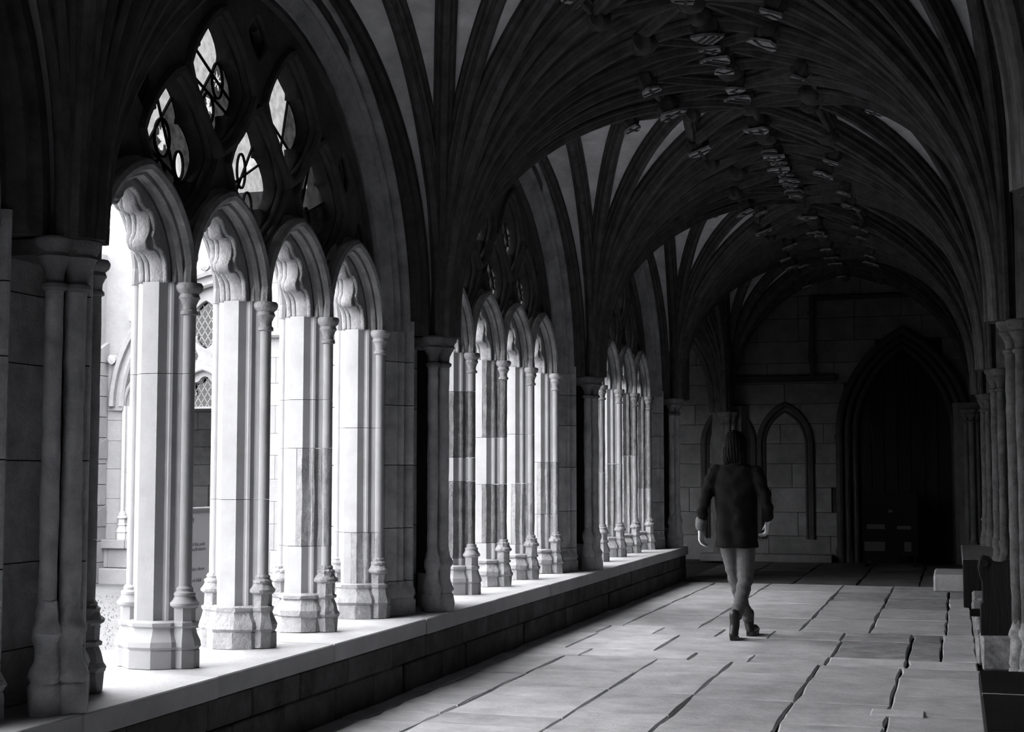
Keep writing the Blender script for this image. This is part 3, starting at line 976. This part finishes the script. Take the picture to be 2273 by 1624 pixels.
ashlar(wr, (8, 23.2, 0, 4.4), 'y', XR, RW, 'wall_dark', None, .42, (.9, 1.5))
bm = bmesh.new(); box(bm, -16.5, 1.0, YE, YE + .3, -.1, 5)
we = link('wall_end', done(bm, 'wall_end'), 'joint'); tag(we, kind='structure')
DC = -0.74
def hole(x, z):
    w = .80
    if abs(x - DC) < w and z < 2.0: return True
    if 2.0 <= z < 3.5 and abs(x - DC) < w * math.sqrt(max(0, 1 - ((z - 2.0) / 1.5) ** 2)): return True
    return False
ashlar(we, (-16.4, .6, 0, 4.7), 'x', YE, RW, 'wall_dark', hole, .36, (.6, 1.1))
bm = bmesh.new(); box(bm, -4.5, 1.0, -4.5, -4.25, -.1, 5)
tag(link('wall_back', done(bm, 'wall_back'), 'wall_dark'), kind='structure')
bm = bmesh.new(); box(bm, -17.5, -17.2, YF, 24, -.1, 5)
tag(link('wall_far_side', done(bm, 'wall_far'), 'wall_dark'), kind='structure')
# doorway in the end wall
door = empty('door_1', (DC, YE - .03, 0), 0, kind='structure')
def door_arch(w, h, spring, prof):
    bm = bmesh.new(); arch_sweep(bm, pointed(w, h, 16), prof, spring, 0, True, legs=spring); return done(bm, 'arch', .5)
for w, h, d, r in ((.98, 1.62, -.10, .06), (.86, 1.5, -.07, .05), (.74, 1.38, -.03, .05)):
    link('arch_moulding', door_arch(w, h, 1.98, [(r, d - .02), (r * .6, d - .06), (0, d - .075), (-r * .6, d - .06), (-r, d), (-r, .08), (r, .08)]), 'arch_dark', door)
pd = pointed(.72, 1.34, 14)
pl = plate('leaf', [(-.72, 0.0)] + [(x, 1.98 + z) for x, z in pd] + [(.72, 0.0)], [], .0, .05)
link('door_leaf', pl, 'wood', door)
for i in range(-3, 4):
    bm = bmesh.new(); x = i * .2
    zt = 1.98 + 1.3 * math.sqrt(max(.02, 1 - (abs(x) / .74) ** 2)) - .05
    box(bm, x - .095, x + .095, -.02, .01, .02, zt, .006)
    link('plank', done(bm, 'plank'), 'wood', door)
for sg in (-1, 1):
    for x, d in ((.98, -.08), (.86, -.05)):
        bm = bmesh.new(); lathe(bm, [(.085, 0), (.085, .2), (.05, .28), (.05, 1.85), (.07, 1.9), (.085, 1.98)], sg * x, d, 10)
        link('jamb_shaft', done(bm, 'jamb', .7), 'arch_dark', door)
# blind arches, string course and rainwater pipe on the end wall
for n, cx in enumerate((-2.57, -3.47)):
    t = empty('trim_%d' % (n + 1), (cx, YE - .03, 0), 0, kind='structure')
    bm = bmesh.new(); arch_sweep(bm, pointed(.40, .62, 12), [(.055, -.02), (.03, -.06), (-.02, -.06), (-.05, -.02), (-.05, .06), (.055, .06)], 1.85, 0, True, legs=1.5)
    link('arch_moulding', done(bm, 'blind_arch', .5), 'arch_dark', t)
    bm = bmesh.new(); arch_sweep(bm, pointed(.33, .52, 12), [(.03, -.0), (.0, -.03), (-.03, 0), (-.03, .04), (.03, .04)], 1.85, 0, True, legs=1.5)
    link('arch_moulding', done(bm, 'blind_arch', .5), 'arch_dark', t)
bm = bmesh.new(); box(bm, -3.7, -1.75, YE - .12, YE + .02, 2.83, 2.95, .03)
tag(link('trim_3', done(bm, 'string'), 'arch_dark'), kind='structure')
bm = bmesh.new(); lathe(bm, [(.045, 2.9), (.045, 4.2)], -2.12, YE - .1, 10); box(bm, -2.19, -2.05, YE - .15, YE, 3.2, 3.25); box(bm, -2.19, -2.05, YE - .15, YE, 3.9, 3.95)
tag(link('trim_4', done(bm, 'vertical_strip'), 'arch_dark'), kind='structure')
bm = bmesh.new(); box(bm, -2.12, -.55, YE - .1, YE, 4.12, 4.19, .01)
tag(link('trim_5', done(bm, 'horizontal_strip'), 'arch_dark'), kind='structure')
bm = bmesh.new(); box(bm, -3.9, -1.85, YE - .35, YE - .03, 0.0, .12, .01)
tag(link('baseboard_end', done(bm, 'plinth_step'), 'wall_dark'), kind='structure')

# wall shafts on the right and at the end wall
def shaft_cluster(loc, rz, label, z0, mat='wall_dark', basemat=None):
    t = empty('wall_shaft_cluster', (loc[0], loc[1], 0), rz, label, 'wall shafts', 'vault shafts against the dark walls')
    rng = random.Random(int(abs(loc[1]) * 100))
    for s, d, r in SH:
        link('shaft', pier_shaft(r * 1.1, z0 + .25, SPR - .2, rng), mat, t, (s, d, 0))
        link('base', pier_shaft_base(r * .95, z0, rng, .006), basemat or mat, t, (s, d, 0))
    link('capital', PCAP, mat, t)
    bm = bmesh.new(); prism(bm, [(-.3, -.1), (-.25, -.2), (-.2, -.28), (.2, -.28), (.25, -.2), (.3, -.1)], z0, SPR + .1)
    link('pilaster', done(bm, 'pilaster'), mat, t)
    return t
stone('shaft_dark', 0.065, 0.5, 10, 0.8, 24)
shaft_cluster((XR + .14, 9.65), -PI / 2, 'dark wall shafts with whitened base beside the upright bench end', .06, 'shaft_dark', 'limewash')
shaft_cluster((XR + .15, 14.15), -PI / 2, 'slender wall shafts rising behind the upright bench end', .42, 'shaft_dark')
shaft_cluster((XR + .13, 18.65), -PI / 2, 'slender wall shafts standing on the far end of the long bench', .50, 'shaft_dark')
shaft_cluster((XR + .14, 5.15), -PI / 2, 'dark wall shafts beyond the edge of the low plank bench', .06, 'shaft_dark')
shaft_cluster((-3.44, YE + .05), 0, 'slender wall shafts on the end wall beside the blind arches', .0, 'wall_dark')
shaft_cluster((0.25, YE + .05), 0, 'slender wall shafts on the end wall beyond the dark doorway', .0, 'wall_dark')

# ------------------------------------------------------------------ window range seen across the garden
def facade_window(xc):
    w = window((xc, YF + (.02 if xc > -7 else 0), 0), PI, specp, outside=True, tmat='facade_trim')
    for c in CELLS: lattice(w, foil(c, .98), 0, .085, .0055)
    for c in SMALL: link('glass_pane', flat(lozenge(c, 1.0), 0), 'glass_quarry', w)
    for i in range(4):
        cc = (i - 1.5) * PITCH
        ol = [(cc - .335, 2.34)] + [(cc + x, SPR + z) for x, z in cusped(.335, .42, [(.36, .10, .2), (.74, .05, .16)])] + [(cc + .335, 2.34)]
        lattice(w, ol, 0.0, .085, .0055)
        bm = bmesh.new(); box(bm, cc - .35, cc + .35, -.02, .02, 2.32, 2.35); link('glazing_bar', done(bm, 'bar'), 'facade_trim', w)
    link('hood_mould', HOOD, 'facade_trim', w)
    pth = pointed(AW + .26, AH + .28, 9)
    for s, z in pth[2:-2:2]:
        link('crocket', CROCK, 'facade_trim', w, (s, .26, SPR + z))
    return w
for xc in (-6.2, -9.9, -14.4): facade_window(xc)
fnames = ['clustered pier of the far range beside its first garden window', 'clustered pier of the far range with a deep stepped buttress',
          'clustered pier of the far range seen past the dark foreground pier']
for xp, nm in zip((-12.15, -16.65), fnames[1:]):
    t = pier((xp, YF, 0), PI, nm, 'facade', detail=False); t['group'] = 'piers of the far range'
    for q, (dd, z0, z1) in enumerate(((1.15, -.2, .62), (1.0, .62, 1.6), (.8, 1.6, 3.0))):
        zz = z0
        while zz < z1 - .05:
            zt = min(zz + .3, z1)
            bm = bmesh.new(); box(bm, -.30, .30, .2, dd, zz + .003, zt - .003, .008)
            link('buttress_block', done(bm, 'bb'), 'facade', t); zz = zt
        bm = bmesh.new()
        vs = [bm.verts.new(p) for p in ((-.31, .2, z1), (.31, .2, z1), (.31, dd + .02, z1), (-.31, dd + .02, z1), (-.31, .2, z1 + .3), (.31, .2, z1 + .3))]
        for f in ((0, 1, 2, 3), (0, 4, 5, 1), (3, 2, 5, 4), (0, 3, 4), (1, 5, 2)): bm.faces.new([vs[i] for i in f])
        link('weathering', done(bm, 'weather'), 'facade', t)
# low wall and plinth of the far range
wf = empty('wall_far_range', kind='structure')
RL = random.Random(3)
x = -17.4
while x < -4.4:
    x1 = min(x + RL.uniform(.9, 1.5), -4.3)
    bm = bmesh.new(); box(bm, x + .003, x1 - .003, YF - .3, YF + .45, .30, SILL, .01); link('coping_stone', done(bm, 'c'), 'facade', wf)
    x = x1
for z0, z1, o in ((-.25, 0.02, .12), (.02, .30, 0)):
    x = -17.4
    while x < -4.4:
        x1 = min(x + RL.uniform(.5, .9), -4.3)
        bm = bmesh.new(); box(bm, x + .003, x1 - .003, YF - .22 - o - RL.uniform(0, .02), YF + .4, z0 + .003, z1 - .003, .01); link('block', done(bm, 'b'), 'facade', wf)
        x = x1
# projecting stair turret of the far range
wt = empty('wall_turret', kind='structure')
zz = -.2
RT = random.Random(12)
while zz < 4.9:
    zt = zz + RT.uniform(.28, .36); oo = .12 if zz < .25 else (.0 if zz < 3.15 else -.04)
    for a, b in ((-9.05, -8.55), (-8.55, -8.0), (-8.0, -7.5)):
        sh = RT.uniform(-.12, .12)
        A = a if a == -9.05 else a + (.15 if int(zz * 10) % 2 else -.1); B = b if b == -7.5 else b + (.15 if int(zz * 10) % 2 else -.1)
        bm = bmesh.new(); box(bm, A + .001 - (oo if a == -9.05 else 0), B - .001, 16.95 - oo, YF - .2, zz + .001, zt - .001, .004)
        link('block', done(bm, 'b'), 'facade', wt)
    zz = zt
bm = bmesh.new(); box(bm, -9.16, -7.4, 16.84, YF - .2, 3.14, 3.26, .03); link('string_course', done(bm, 'b'), 'facade', wt)
# garden ground
bm = bmesh.new(); box(bm, -45, -4.40, -12, YF - .1, -.4, -.20)
lawn = link('lawn', done(bm, 'lawn'), 'lawn'); tag(lawn, kind='structure')
bm = bmesh.new()
RG = random.Random(8)
for i in range(7000):
    gx = RG.uniform(-15, -6); gy = RG.uniform(9, 16.7)
    h = RG.uniform(.015, .035); a = RG.uniform(0, 6.28); wv = .006
    v = [bm.verts.new((gx + math.cos(a) * wv, gy + math.sin(a) * wv, -.2)), bm.verts.new((gx - math.cos(a) * wv, gy - math.sin(a) * wv, -.2)), bm.verts.new((gx + RG.uniform(-.02, .02), gy + RG.uniform(-.02, .02), -.2 + h))]
    bm.faces.new(v)
tag(link('grass', done(bm, 'grass'), 'grass'), 'short pale grass on the garden lawn outside the windows', 'grass', None, 'stuff')

# ------------------------------------------------------------------ notice board outside the windows
def text_mesh(body, size):
    cu = bpy.data.curves.new('t', 'FONT'); cu.body = body; cu.size = size; cu.extrude = .0005; cu.space_line = 1.25
    ob = bpy.data.objects.new('t', cu); COL.objects.link(ob)
    bpy.context.view_layer.update()
    me = bpy.data.meshes.new_from_object(ob.evaluated_get(bpy.context.evaluated_depsgraph_get()))
    bpy.data.objects.remove(ob); bpy.data.curves.remove(cu)
    me.materials.clear()
    return me
NB = empty('notice_board', (-4.72, 8.45, -.2), PI / 2, 'pale notice board in several languages standing outside between two mullions', 'notice board')
# local: x along the walk (+), front faces -y (the walk)
bm = bmesh.new(); box(bm, -.30, .30, -.012, .012, .64, 1.335); link('panel', done(bm, 'panel'), 'board', NB)
bm = bmesh.new(); box(bm, -.31, .31, -.02, .02, 1.335, 1.362); link('top_bar', done(bm, 'bar'), 'board_bar', NB)
bm = bmesh.new(); box(bm, -.31, .31, -.016, .016, 1.362, 1.372); link('top_strip', done(bm, 'bar'), 'pale', NB)
bm = bmesh.new(); box(bm, -.31, .31, -.02, .02, .60, .64); link('bottom_bar', done(bm, 'bar'), 'board_bar', NB)
for sx in (-.12, .12):
    bm = bmesh.new(); box(bm, sx - .02, sx + .02, -.15, .15, 0, .02); box(bm, sx - .012, sx + .012, -.012, .012, .0, .62); link('foot', done(bm, 'foot'), 'iron', NB)
def write(txt, x, z, size):
    link('lettering', text_mesh(txt, size), 'ink', NB, (x, -.0135, z), (PI / 2, 0, 0))
NBT = [('beyond this point', 1.125, .036), ('from local masons', 1.093, .036), ('nicht über diesen', .965, .036), ('hinaus', .927, .036), ('bis durch lokal', .893, .036), ('weck.', .853, .036),
       ('pas ce point', .724, .036), ('om di à la', .69, .036), ('loc', .655, .036)]
# ------------------------------------------------------------------ right-hand benches and block
lb = empty('long_bench', (0, 0, 0), 0, 'long dark bench with weathered top running along the wall', 'bench')
yy = 15.9
RBn = random.Random(4)
while yy < 18.9:
    y1 = min(yy + RBn.uniform(1.6, 2.3), 19.0)
    if 19.0 - y1 < .6: y1 = 19.0
    bm = bmesh.new(); box(bm, .05, .57, yy + .004, y1 - .004, .42, .50, .012); link('seat_board', done(bm, 'seat'), 'wood_top', lb)
    bm = bmesh.new(); box(bm, .10, .16, yy + .004, y1 - .004, .0, .42, .008); link('front_board', done(bm, 'front'), 'wood', lb)
    yy = y1
bm = bmesh.new(); box(bm, .055, .57, 15.84, 15.9, 0, .49, .008); link('end_board', done(bm, 'e'), 'wood', lb)
bl = empty('baseboard_right', kind='structure')
yy = 11.3
while yy < 15.8:
    y1 = min(yy + RBn.uniform(.7, 1.1), 15.82)
    if 15.82 - y1 < .4: y1 = 15.82
    bm = bmesh.new(); box(bm, .13 + RBn.uniform(-.01, .01), .59, yy + .004, y1 - .004, -.02, .17 + RBn.uniform(-.015, .015), .02); link('block', done(bm, 'block'), 'limewash', bl)
    yy = y1
be = empty('bench_end', (0, 10.95, 0), 0, 'upright dark carved bench end with scrolled top on a stone support', 'bench end')
prof = [(.15, .24), (.15, .46), (.165, .48), (.165, .62), (.15, .66), (.14, .72), (.15, .78), (.18, .81), (.22, .80), (.25, .765), (.30, .76), (.36, .785), (.44, .83), (.44, .24)]
me = plate('panel', prof, [], -.05, .05, .008); link('panel', me, 'wood', be)
bm = bmesh.new(); lathe(bm, [(.005, -.065), (.03, -.065), (.038, -.04), (.038, .04), (.03, .065), (.005, .065)], 0, 0, 14); me = done(bm, 'scroll', .6)
link('scroll', me, 'wood', be, (.185, 0, .755), (PI / 2, 0, 0))
bm = bmesh.new(); lathe(bm, [(.005, -.07), (.028, -.07), (.028, .07), (.005, .07)], 0, 0, 14); me = done(bm, 'roundel', .6)
link('roundel', me, 'iron', be, (.15, .2, .38), (0, PI / 2, 0))
bm = bmesh.new(); box(bm, .15, .42, -.11, .25, 0, .25, .02); 
for v in bm.verts: v.co += Vector((RBn.uniform(-.01, .01), RBn.uniform(-.01, .01), RBn.uniform(-.008, 0)))
link('stone_support', done(bm, 'support'), 'limewash', be)
nb = empty('settle', (0, 0, 0), 0, 'low dark plank bench in front of the whitened shaft base', 'bench')
bm = bmesh.new(); box(bm, .085, .60, 4.4, 7.25, .40, .46, .006); link('seat_board', done(bm, 'seat'), 'wood', nb)
for a, b in ((4.4, 5.6), (5.6, 6.5), (6.5, 7.25)):
    bm = bmesh.new(); box(bm, .09, .595, a + .004, b - .004, .455, .468, .002); link('plank', done(bm, 'plank'), 'wood', nb)
bm = bmesh.new(); box(bm, .088, .6, 6.49, 6.505, .46, .4695); link('joint_strip', done(bm, 'js'), 'coping', nb)
bm = bmesh.new(); box(bm, .11, .15, 4.4, 7.2, 0, .40); link('front_board', done(bm, 'f'), 'wood', nb)
bm = bmesh.new(); box(bm, .15, .58, 7.14, 7.2, 0, .40); link('end_board', done(bm, 'f'), 'wood', nb)
bm = bmesh.new(); box(bm, -.27, .085, 17.75, 18.9, 0, .205, .02)
tag(link('stone_block', done(bm, 'stone_block'), 'grey_block'), 'squat grey stone block on the paving against the long bench', 'stone block')
# notice stand in the doorway
ns = empty('display_stand', (-.95, YE - .75, 0), 0, 'dark display stand with faint paper notices in front of the doorway', 'display stand')
bm = bmesh.new(); box(bm, -.40, .40, -.02, .02, .15, 1.10, .004); link('panel', done(bm, 'p'), 'iron', ns)
for sx in (-.35, .35):
    bm = bmesh.new(); box(bm, sx - .02, sx + .02, -.2, .2, 0, .03); box(bm, sx - .015, sx + .015, -.02, .02, 0, .16); link('foot', done(bm, 'f'), 'iron', ns)
for (a, b, c, d) in ((-.34, .34 - .42, .55, .62), (.1, .3, .55, .60), (-.38, -.08, .22, .36), (.2, .3, .22, .36), (-.02, .03, .80, .84)):
    bm = bmesh.new(); box(bm, a, b, -.026, -.02, c, d); link('paper', done(bm, 'paper'), 'paper', ns)

# ------------------------------------------------------------------ the walking person
def ring_cap(bm, p0, p1, r0, r1, n=14, m=5):
    """tapered capsule"""
    p0 = Vector(p0); p1 = Vector(p1); T = (p1 - p0).normalized()
    A = T.orthogonal().normalized(); B = T.cross(A)
    rings = []
    for k in range(m):
        a = PI / 2 * (k + .35) / m; rings.append((p0 - T * r0 * math.cos(a), r0 * math.sin(a)))
    rings.append((p0, r0)); rings.append((p1, r1))
    for k in range(m - 1, -1, -1):
        a = PI / 2 * (k + .35) / m; rings.append((p1 + T * r1 * math.cos(a), r1 * math.sin(a)))
    loft(bm, [[c + A * r * math.cos(2 * PI * i / n) + B * r * math.sin(2 * PI * i / n) for i in range(n)] for c, r in rings])
def chain(bm, pts, rad):
    for a, b, r, q in zip(pts, pts[1:], rad, rad[1:]): ring_cap(bm, a, b, r, q)
def blob(bm, c, r):
    q = bmesh.ops.create_icosphere(bm, subdivisions=3, radius=1)
    for v in q['verts']: v.co = Vector((c[0] + v.co.x * r[0], c[1] + v.co.y * r[1], c[2] + v.co.z * r[2]))
def rings_z(bm, spec, n=28, p=2.3):
    """spec: (cx, cy, z, half width, half depth)"""
    rr = []
    for cx, cy, z, a, b in spec:
        ring = []
        for i in range(n):
            t = 2 * PI * i / n; c, s_ = math.cos(t), math.sin(t)
            r = (abs(c) ** p + abs(s_) ** p) ** (-1 / p)
            ring.append((cx + a * r * c, cy + b * r * s_, z))
        rr.append(ring)
    loft(bm, rr)
def fuse(bm, name, voxel, smooth=4, wr=None):
    me = bpy.data.meshes.new(name); bm.to_mesh(me); bm.free()
    ob = bpy.data.objects.new('tmp', me); COL.objects.link(ob)
    m = ob.modifiers.new('r', 'REMESH'); m.mode = 'VOXEL'; m.voxel_size = voxel
    if smooth:
        q = ob.modifiers.new('s', 'SMOOTH'); q.iterations = smooth; q.factor = .5
    bpy.context.view_layer.update()
    out = bpy.data.meshes.new_from_object(ob.evaluated_get(bpy.context.evaluated_depsgraph_get()))
    bpy.data.objects.remove(ob); bpy.data.meshes.remove(me)
    if wr:
        nrm = [v.normal.copy() for v in out.vertices]; cos = [v.co.copy() for v in out.vertices]
        flatc = [c for p, n_ in zip(cos, nrm) for c in (p + wr(p, n_))]
        out.vertices.foreach_set('co', flatc); out.update()
    for f in out.polygons: f.use_smooth = True
    out.name = name
    return out
PER = empty('person', (-1.80, 12.40, 0), 0, 'person in a dark thigh-length coat, jeans and boots walking away along the paving', 'person')
sL, eL, wL = (-.168, -.005, 1.405), (-.262, -.04, 1.14), (-.308, .03, .925)
sR, eR, wR = (.178, -.005, 1.395), (.270, -.06, 1.13), (.262, .07, .99)
hipL, knL, anL = (-.075, 0, .92), (-.028, .10, .50), (.075, .20, .10)
hipR, knR, anR = (.085, 0, .92), (.072, .03, .49), (.008, -.16, .13)
# body with head and hands, one surface
bm = bmesh.new()
blob(bm, (0.0, .03, 1.625), (.076, .095, .115)); blob(bm, (0, .055, 1.565), (.058, .070, .060))
ring_cap(bm, (0, .0, 1.43), (0, .02, 1.56), .062, .052)
blob(bm, (0, .128, 1.615), (.013, .022, .026)); blob(bm, (0, .112, 1.572), (.026, .014, .008))
for sg in (-1, 1): blob(bm, (sg * .078, .02, 1.615), (.012, .026, .034))
rings_z(bm, [(0, 0, .86, .15, .10), (0, 0, 1.05, .135, .09), (0, 0, 1.25, .155, .10), (0, 0, 1.38, .15, .08), (0, 0, 1.45, .08, .06)], 20)
for sh, el, wr_ in ((sL, eL, wL), (sR, eR, wR)): chain(bm, [sh, el, wr_], [.052, .040, .027])
for hp, kn, an in ((hipL, knL, anL), (hipR, knR, anR)): chain(bm, [hp, kn, Vector(kn).lerp(Vector(an), .8)], [.070, .046, .028])
def hand(bm, w, d, side, fwd, curl):
    """w wrist, d direction of the palm, side: across the knuckles (towards the thumb), fwd: palm normal"""
    w = Vector(w); d = Vector(d).normalized(); side = Vector(side).normalized(); fwd = Vector(fwd).normalized()
    for k, o in enumerate((-.026, -.009, .009, .026)):
        ring_cap(bm, w + side * o * .6, w + d * .085 + side * o, .016, .0125, 8, 3)
    for k, (o, ln) in enumerate(((-.029, .058), (-.010, .072), (.010, .078), (.029, .070))):
        a = w + d * .085 + side * o
        b = a + (d * math.cos(curl) + fwd * math.sin(curl)) * ln * .5
        c = b + (d * math.cos(curl * 2.1) + fwd * math.sin(curl * 2.1)) * ln * .35
        e = c + (d * math.cos(curl * 2.9) + fwd * math.sin(curl * 2.9)) * ln * .25
        chain(bm, [a, b, c, e], [.0098, .0088, .0082, .0070])
    t0 = w + d * .025 + side * .026
    t1 = t0 + (d * .75 + side * .55 + fwd * .25).normalized() * .042
    t2 = t1 + (d * .9 + side * .1 + fwd * .4).normalized() * .032
    chain(bm, [t0, t1, t2], [.0135, .0105, .0085])
hand(bm, Vector(wL) + Vector((-.002, .004, -.02)), (.0, .10, -1), (.25, 1, .1), (1, -.25, 0), .45)
hand(bm, Vector(wR) + Vector((-.004, .006, -.015)), (-.12, .35, -1), (-.3, 1, .3), (-1, -.3, .1), .55)
link('body', fuse(bm, 'body', .0058, 2), 'skin', PER)
for sg in (-1, 1):
    bm = bmesh.new(); blob(bm, (sg * .031, .108, 1.635), (.013, .011, .011)); link('eye', done(bm, 'eye', 3), 'eye', PER)
# trousers
bm = bmesh.new()
rings_z(bm, [(0, 0, .80, .155, .115), (0, 0, .88, .155, .115), (0, 0, .98, .145, .105)], 24)
chain(bm, [(-.078, .01, .84), (-.055, .06, .68), knL, (.025, .15, .28), (.066, .185, .16)], [.082, .074, .063, .056, .052])
chain(bm, [(.080, .0, .84), (.080, .02, .68), knR, (.040, -.07, .30), (.012, -.135, .20)], [.086, .078, .066, .058, .052])
def wr_leg(p, n):
    k = .004 * math.sin(p.z * 75 + p.x * 30) * math.exp(-((p.z - .47) / .12) ** 2) + .003 * math.sin(p.z * 110 + p.y * 40) * (1 if p.z < .32 else .3)
    return n * k
link('jeans', fuse(bm, 'jeans', .008, 3, wr_leg), 'denim', PER)
# coat
bm = bmesh.new()
rings_z(bm, [(.004, -.005, .760, .188, .138), (.004, -.005, .80, .186, .137), (.003, -.004, .95, .178, .134), (.002, 0, 1.08, .170, .128), (.002, 0, 1.2, .178, .128), (.003, 0, 1.31, .186, .122),
             (.004, 0, 1.385, .186, .105), (.004, 0, 1.425, .165, .090), (.002, .002, 1.462, .115, .076), (0, .01, 1.50, .072, .066)], 32)
chain(bm, [sL, (-.225, -.03, 1.27), eL, (-.288, -.005, 1.03), (-.303, .02, .955)], [.066, .056, .050, .047, .042])
chain(bm, [sR, (.235, -.04, 1.26), eR, (.272, .01, 1.06), (.264, .055, 1.01)], [.068, .058, .052, .048, .043])
def wr_coat(p, n):
    k = .006 * math.sin(p.x * 38 + p.z * 6) * min(1, max(0, (1.4 - p.z) * 2.5)) * (1 if abs(p.x) < .19 else 0)
    if abs(p.x) > .2: k += .005 * math.sin(p.z * 62 + p.x * 25)
    k += .004 * math.sin(p.z * 34 - abs(p.x) * 30)
    return n * k
link('coat', fuse(bm, 'coat', .010, 14, wr_coat), 'coat', PER)
bm = bmesh.new(); rings_z(bm, [(0, .01, 1.455, .098, .088), (0, .008, 1.50, .088, .080), (0, .008, 1.515, .080, .074)], 24)
link('collar', done(bm, 'collar', .8), 'coat', PER)
bm = bmesh.new(); ring_cap(bm, (-.300, .012, .985), (-.306, .026, .935), .050, .047, 16, 2)
link('cuff', done(bm, 'cuff', .8), 'cuff', PER)
# hair
bm = bmesh.new()
blob(bm, (0, -.005, 1.648), (.098, .108, .112)); blob(bm, (.0, -.035, 1.57), (.104, .078, .105)); blob(bm, (-.05, -.03, 1.52), (.055, .06, .07)); blob(bm, (.05, -.03, 1.52), (.055, .06, .07))
def wr_hair(p, n): return n * .005 * math.sin(math.atan2(p.y, p.x) * 26 + p.z * 18)
link('hair', fuse(bm, 'hair', .008, 3, wr_hair), 'hair', PER)
# boots
def boot(an, heel, fwd, tip_z):
    bm = bmesh.new()
    an = Vector(an); heel = Vector(heel); fwd = Vector(fwd).normalized()
    ring_cap(bm, an + Vector((0, 0, .09)), an, .046, .042)
    ring_cap(bm, an, heel + Vector((0, 0, .04)), .042, .038)
    ring_cap(bm, heel + Vector((0, 0, .045)), heel + fwd * .13 + Vector((0, 0, .042 + tip_z)), .038, .040)
    ring_cap(bm, heel + fwd * .13 + Vector((0, 0, .042 + tip_z)), heel + fwd * .215 + Vector((0, 0, .030 + tip_z)), .040, .028)
    me = fuse(bm, 'boot', .007, 2)
    o = link('boot', me, 'boot', PER)
    bm = bmesh.new()
    a = heel - fwd * .034; b = heel + fwd * .035; sd = Vector((fwd.y, -fwd.x, 0)) * .034
    ring = [a - sd * .8, a + sd * .8, b + sd, b - sd]
    loft(bm, [[(p.x, p.y, heel.z) for p in ring], [(p.x, p.y, heel.z + .035) for p in ring]])
    link('heel', done(bm, 'heel'), 'boot', o)
    bm = bmesh.new()
    f = [heel + fwd * .035 + sd * .9, heel + fwd * .14 + sd * 1.2, heel + fwd * .225 + sd * .5, heel + fwd * .225 - sd * .5, heel + fwd * .14 - sd * 1.2, heel + fwd * .035 - sd * .9]
    loft(bm, [[(p.x, p.y, heel.z + .002 + tip_z * .5) for p in f], [(p.x, p.y, heel.z + .016 + tip_z) for p in f]])
    link('sole', done(bm, 'sole'), 'boot', o)
boot(anL, (.088, .185, .002), (.12, 1, 0), .004)
boot((.004, -.155, .12), (-.004, -.185, .002), (-.10, 1, 0), .0)

for t, z, s in NBT: write(t, -.205, z, s)
write('✝', -.2, .70, .05) if False else None
bm = bmesh.new(); box(bm, -.112, -.106, -.0140, -.0125, 1.275, 1.31); box(bm, -.120, -.098, -.0140, -.0125, 1.293, 1.299)
link('cross_mark', done(bm, 'cross'), 'ink', NB)
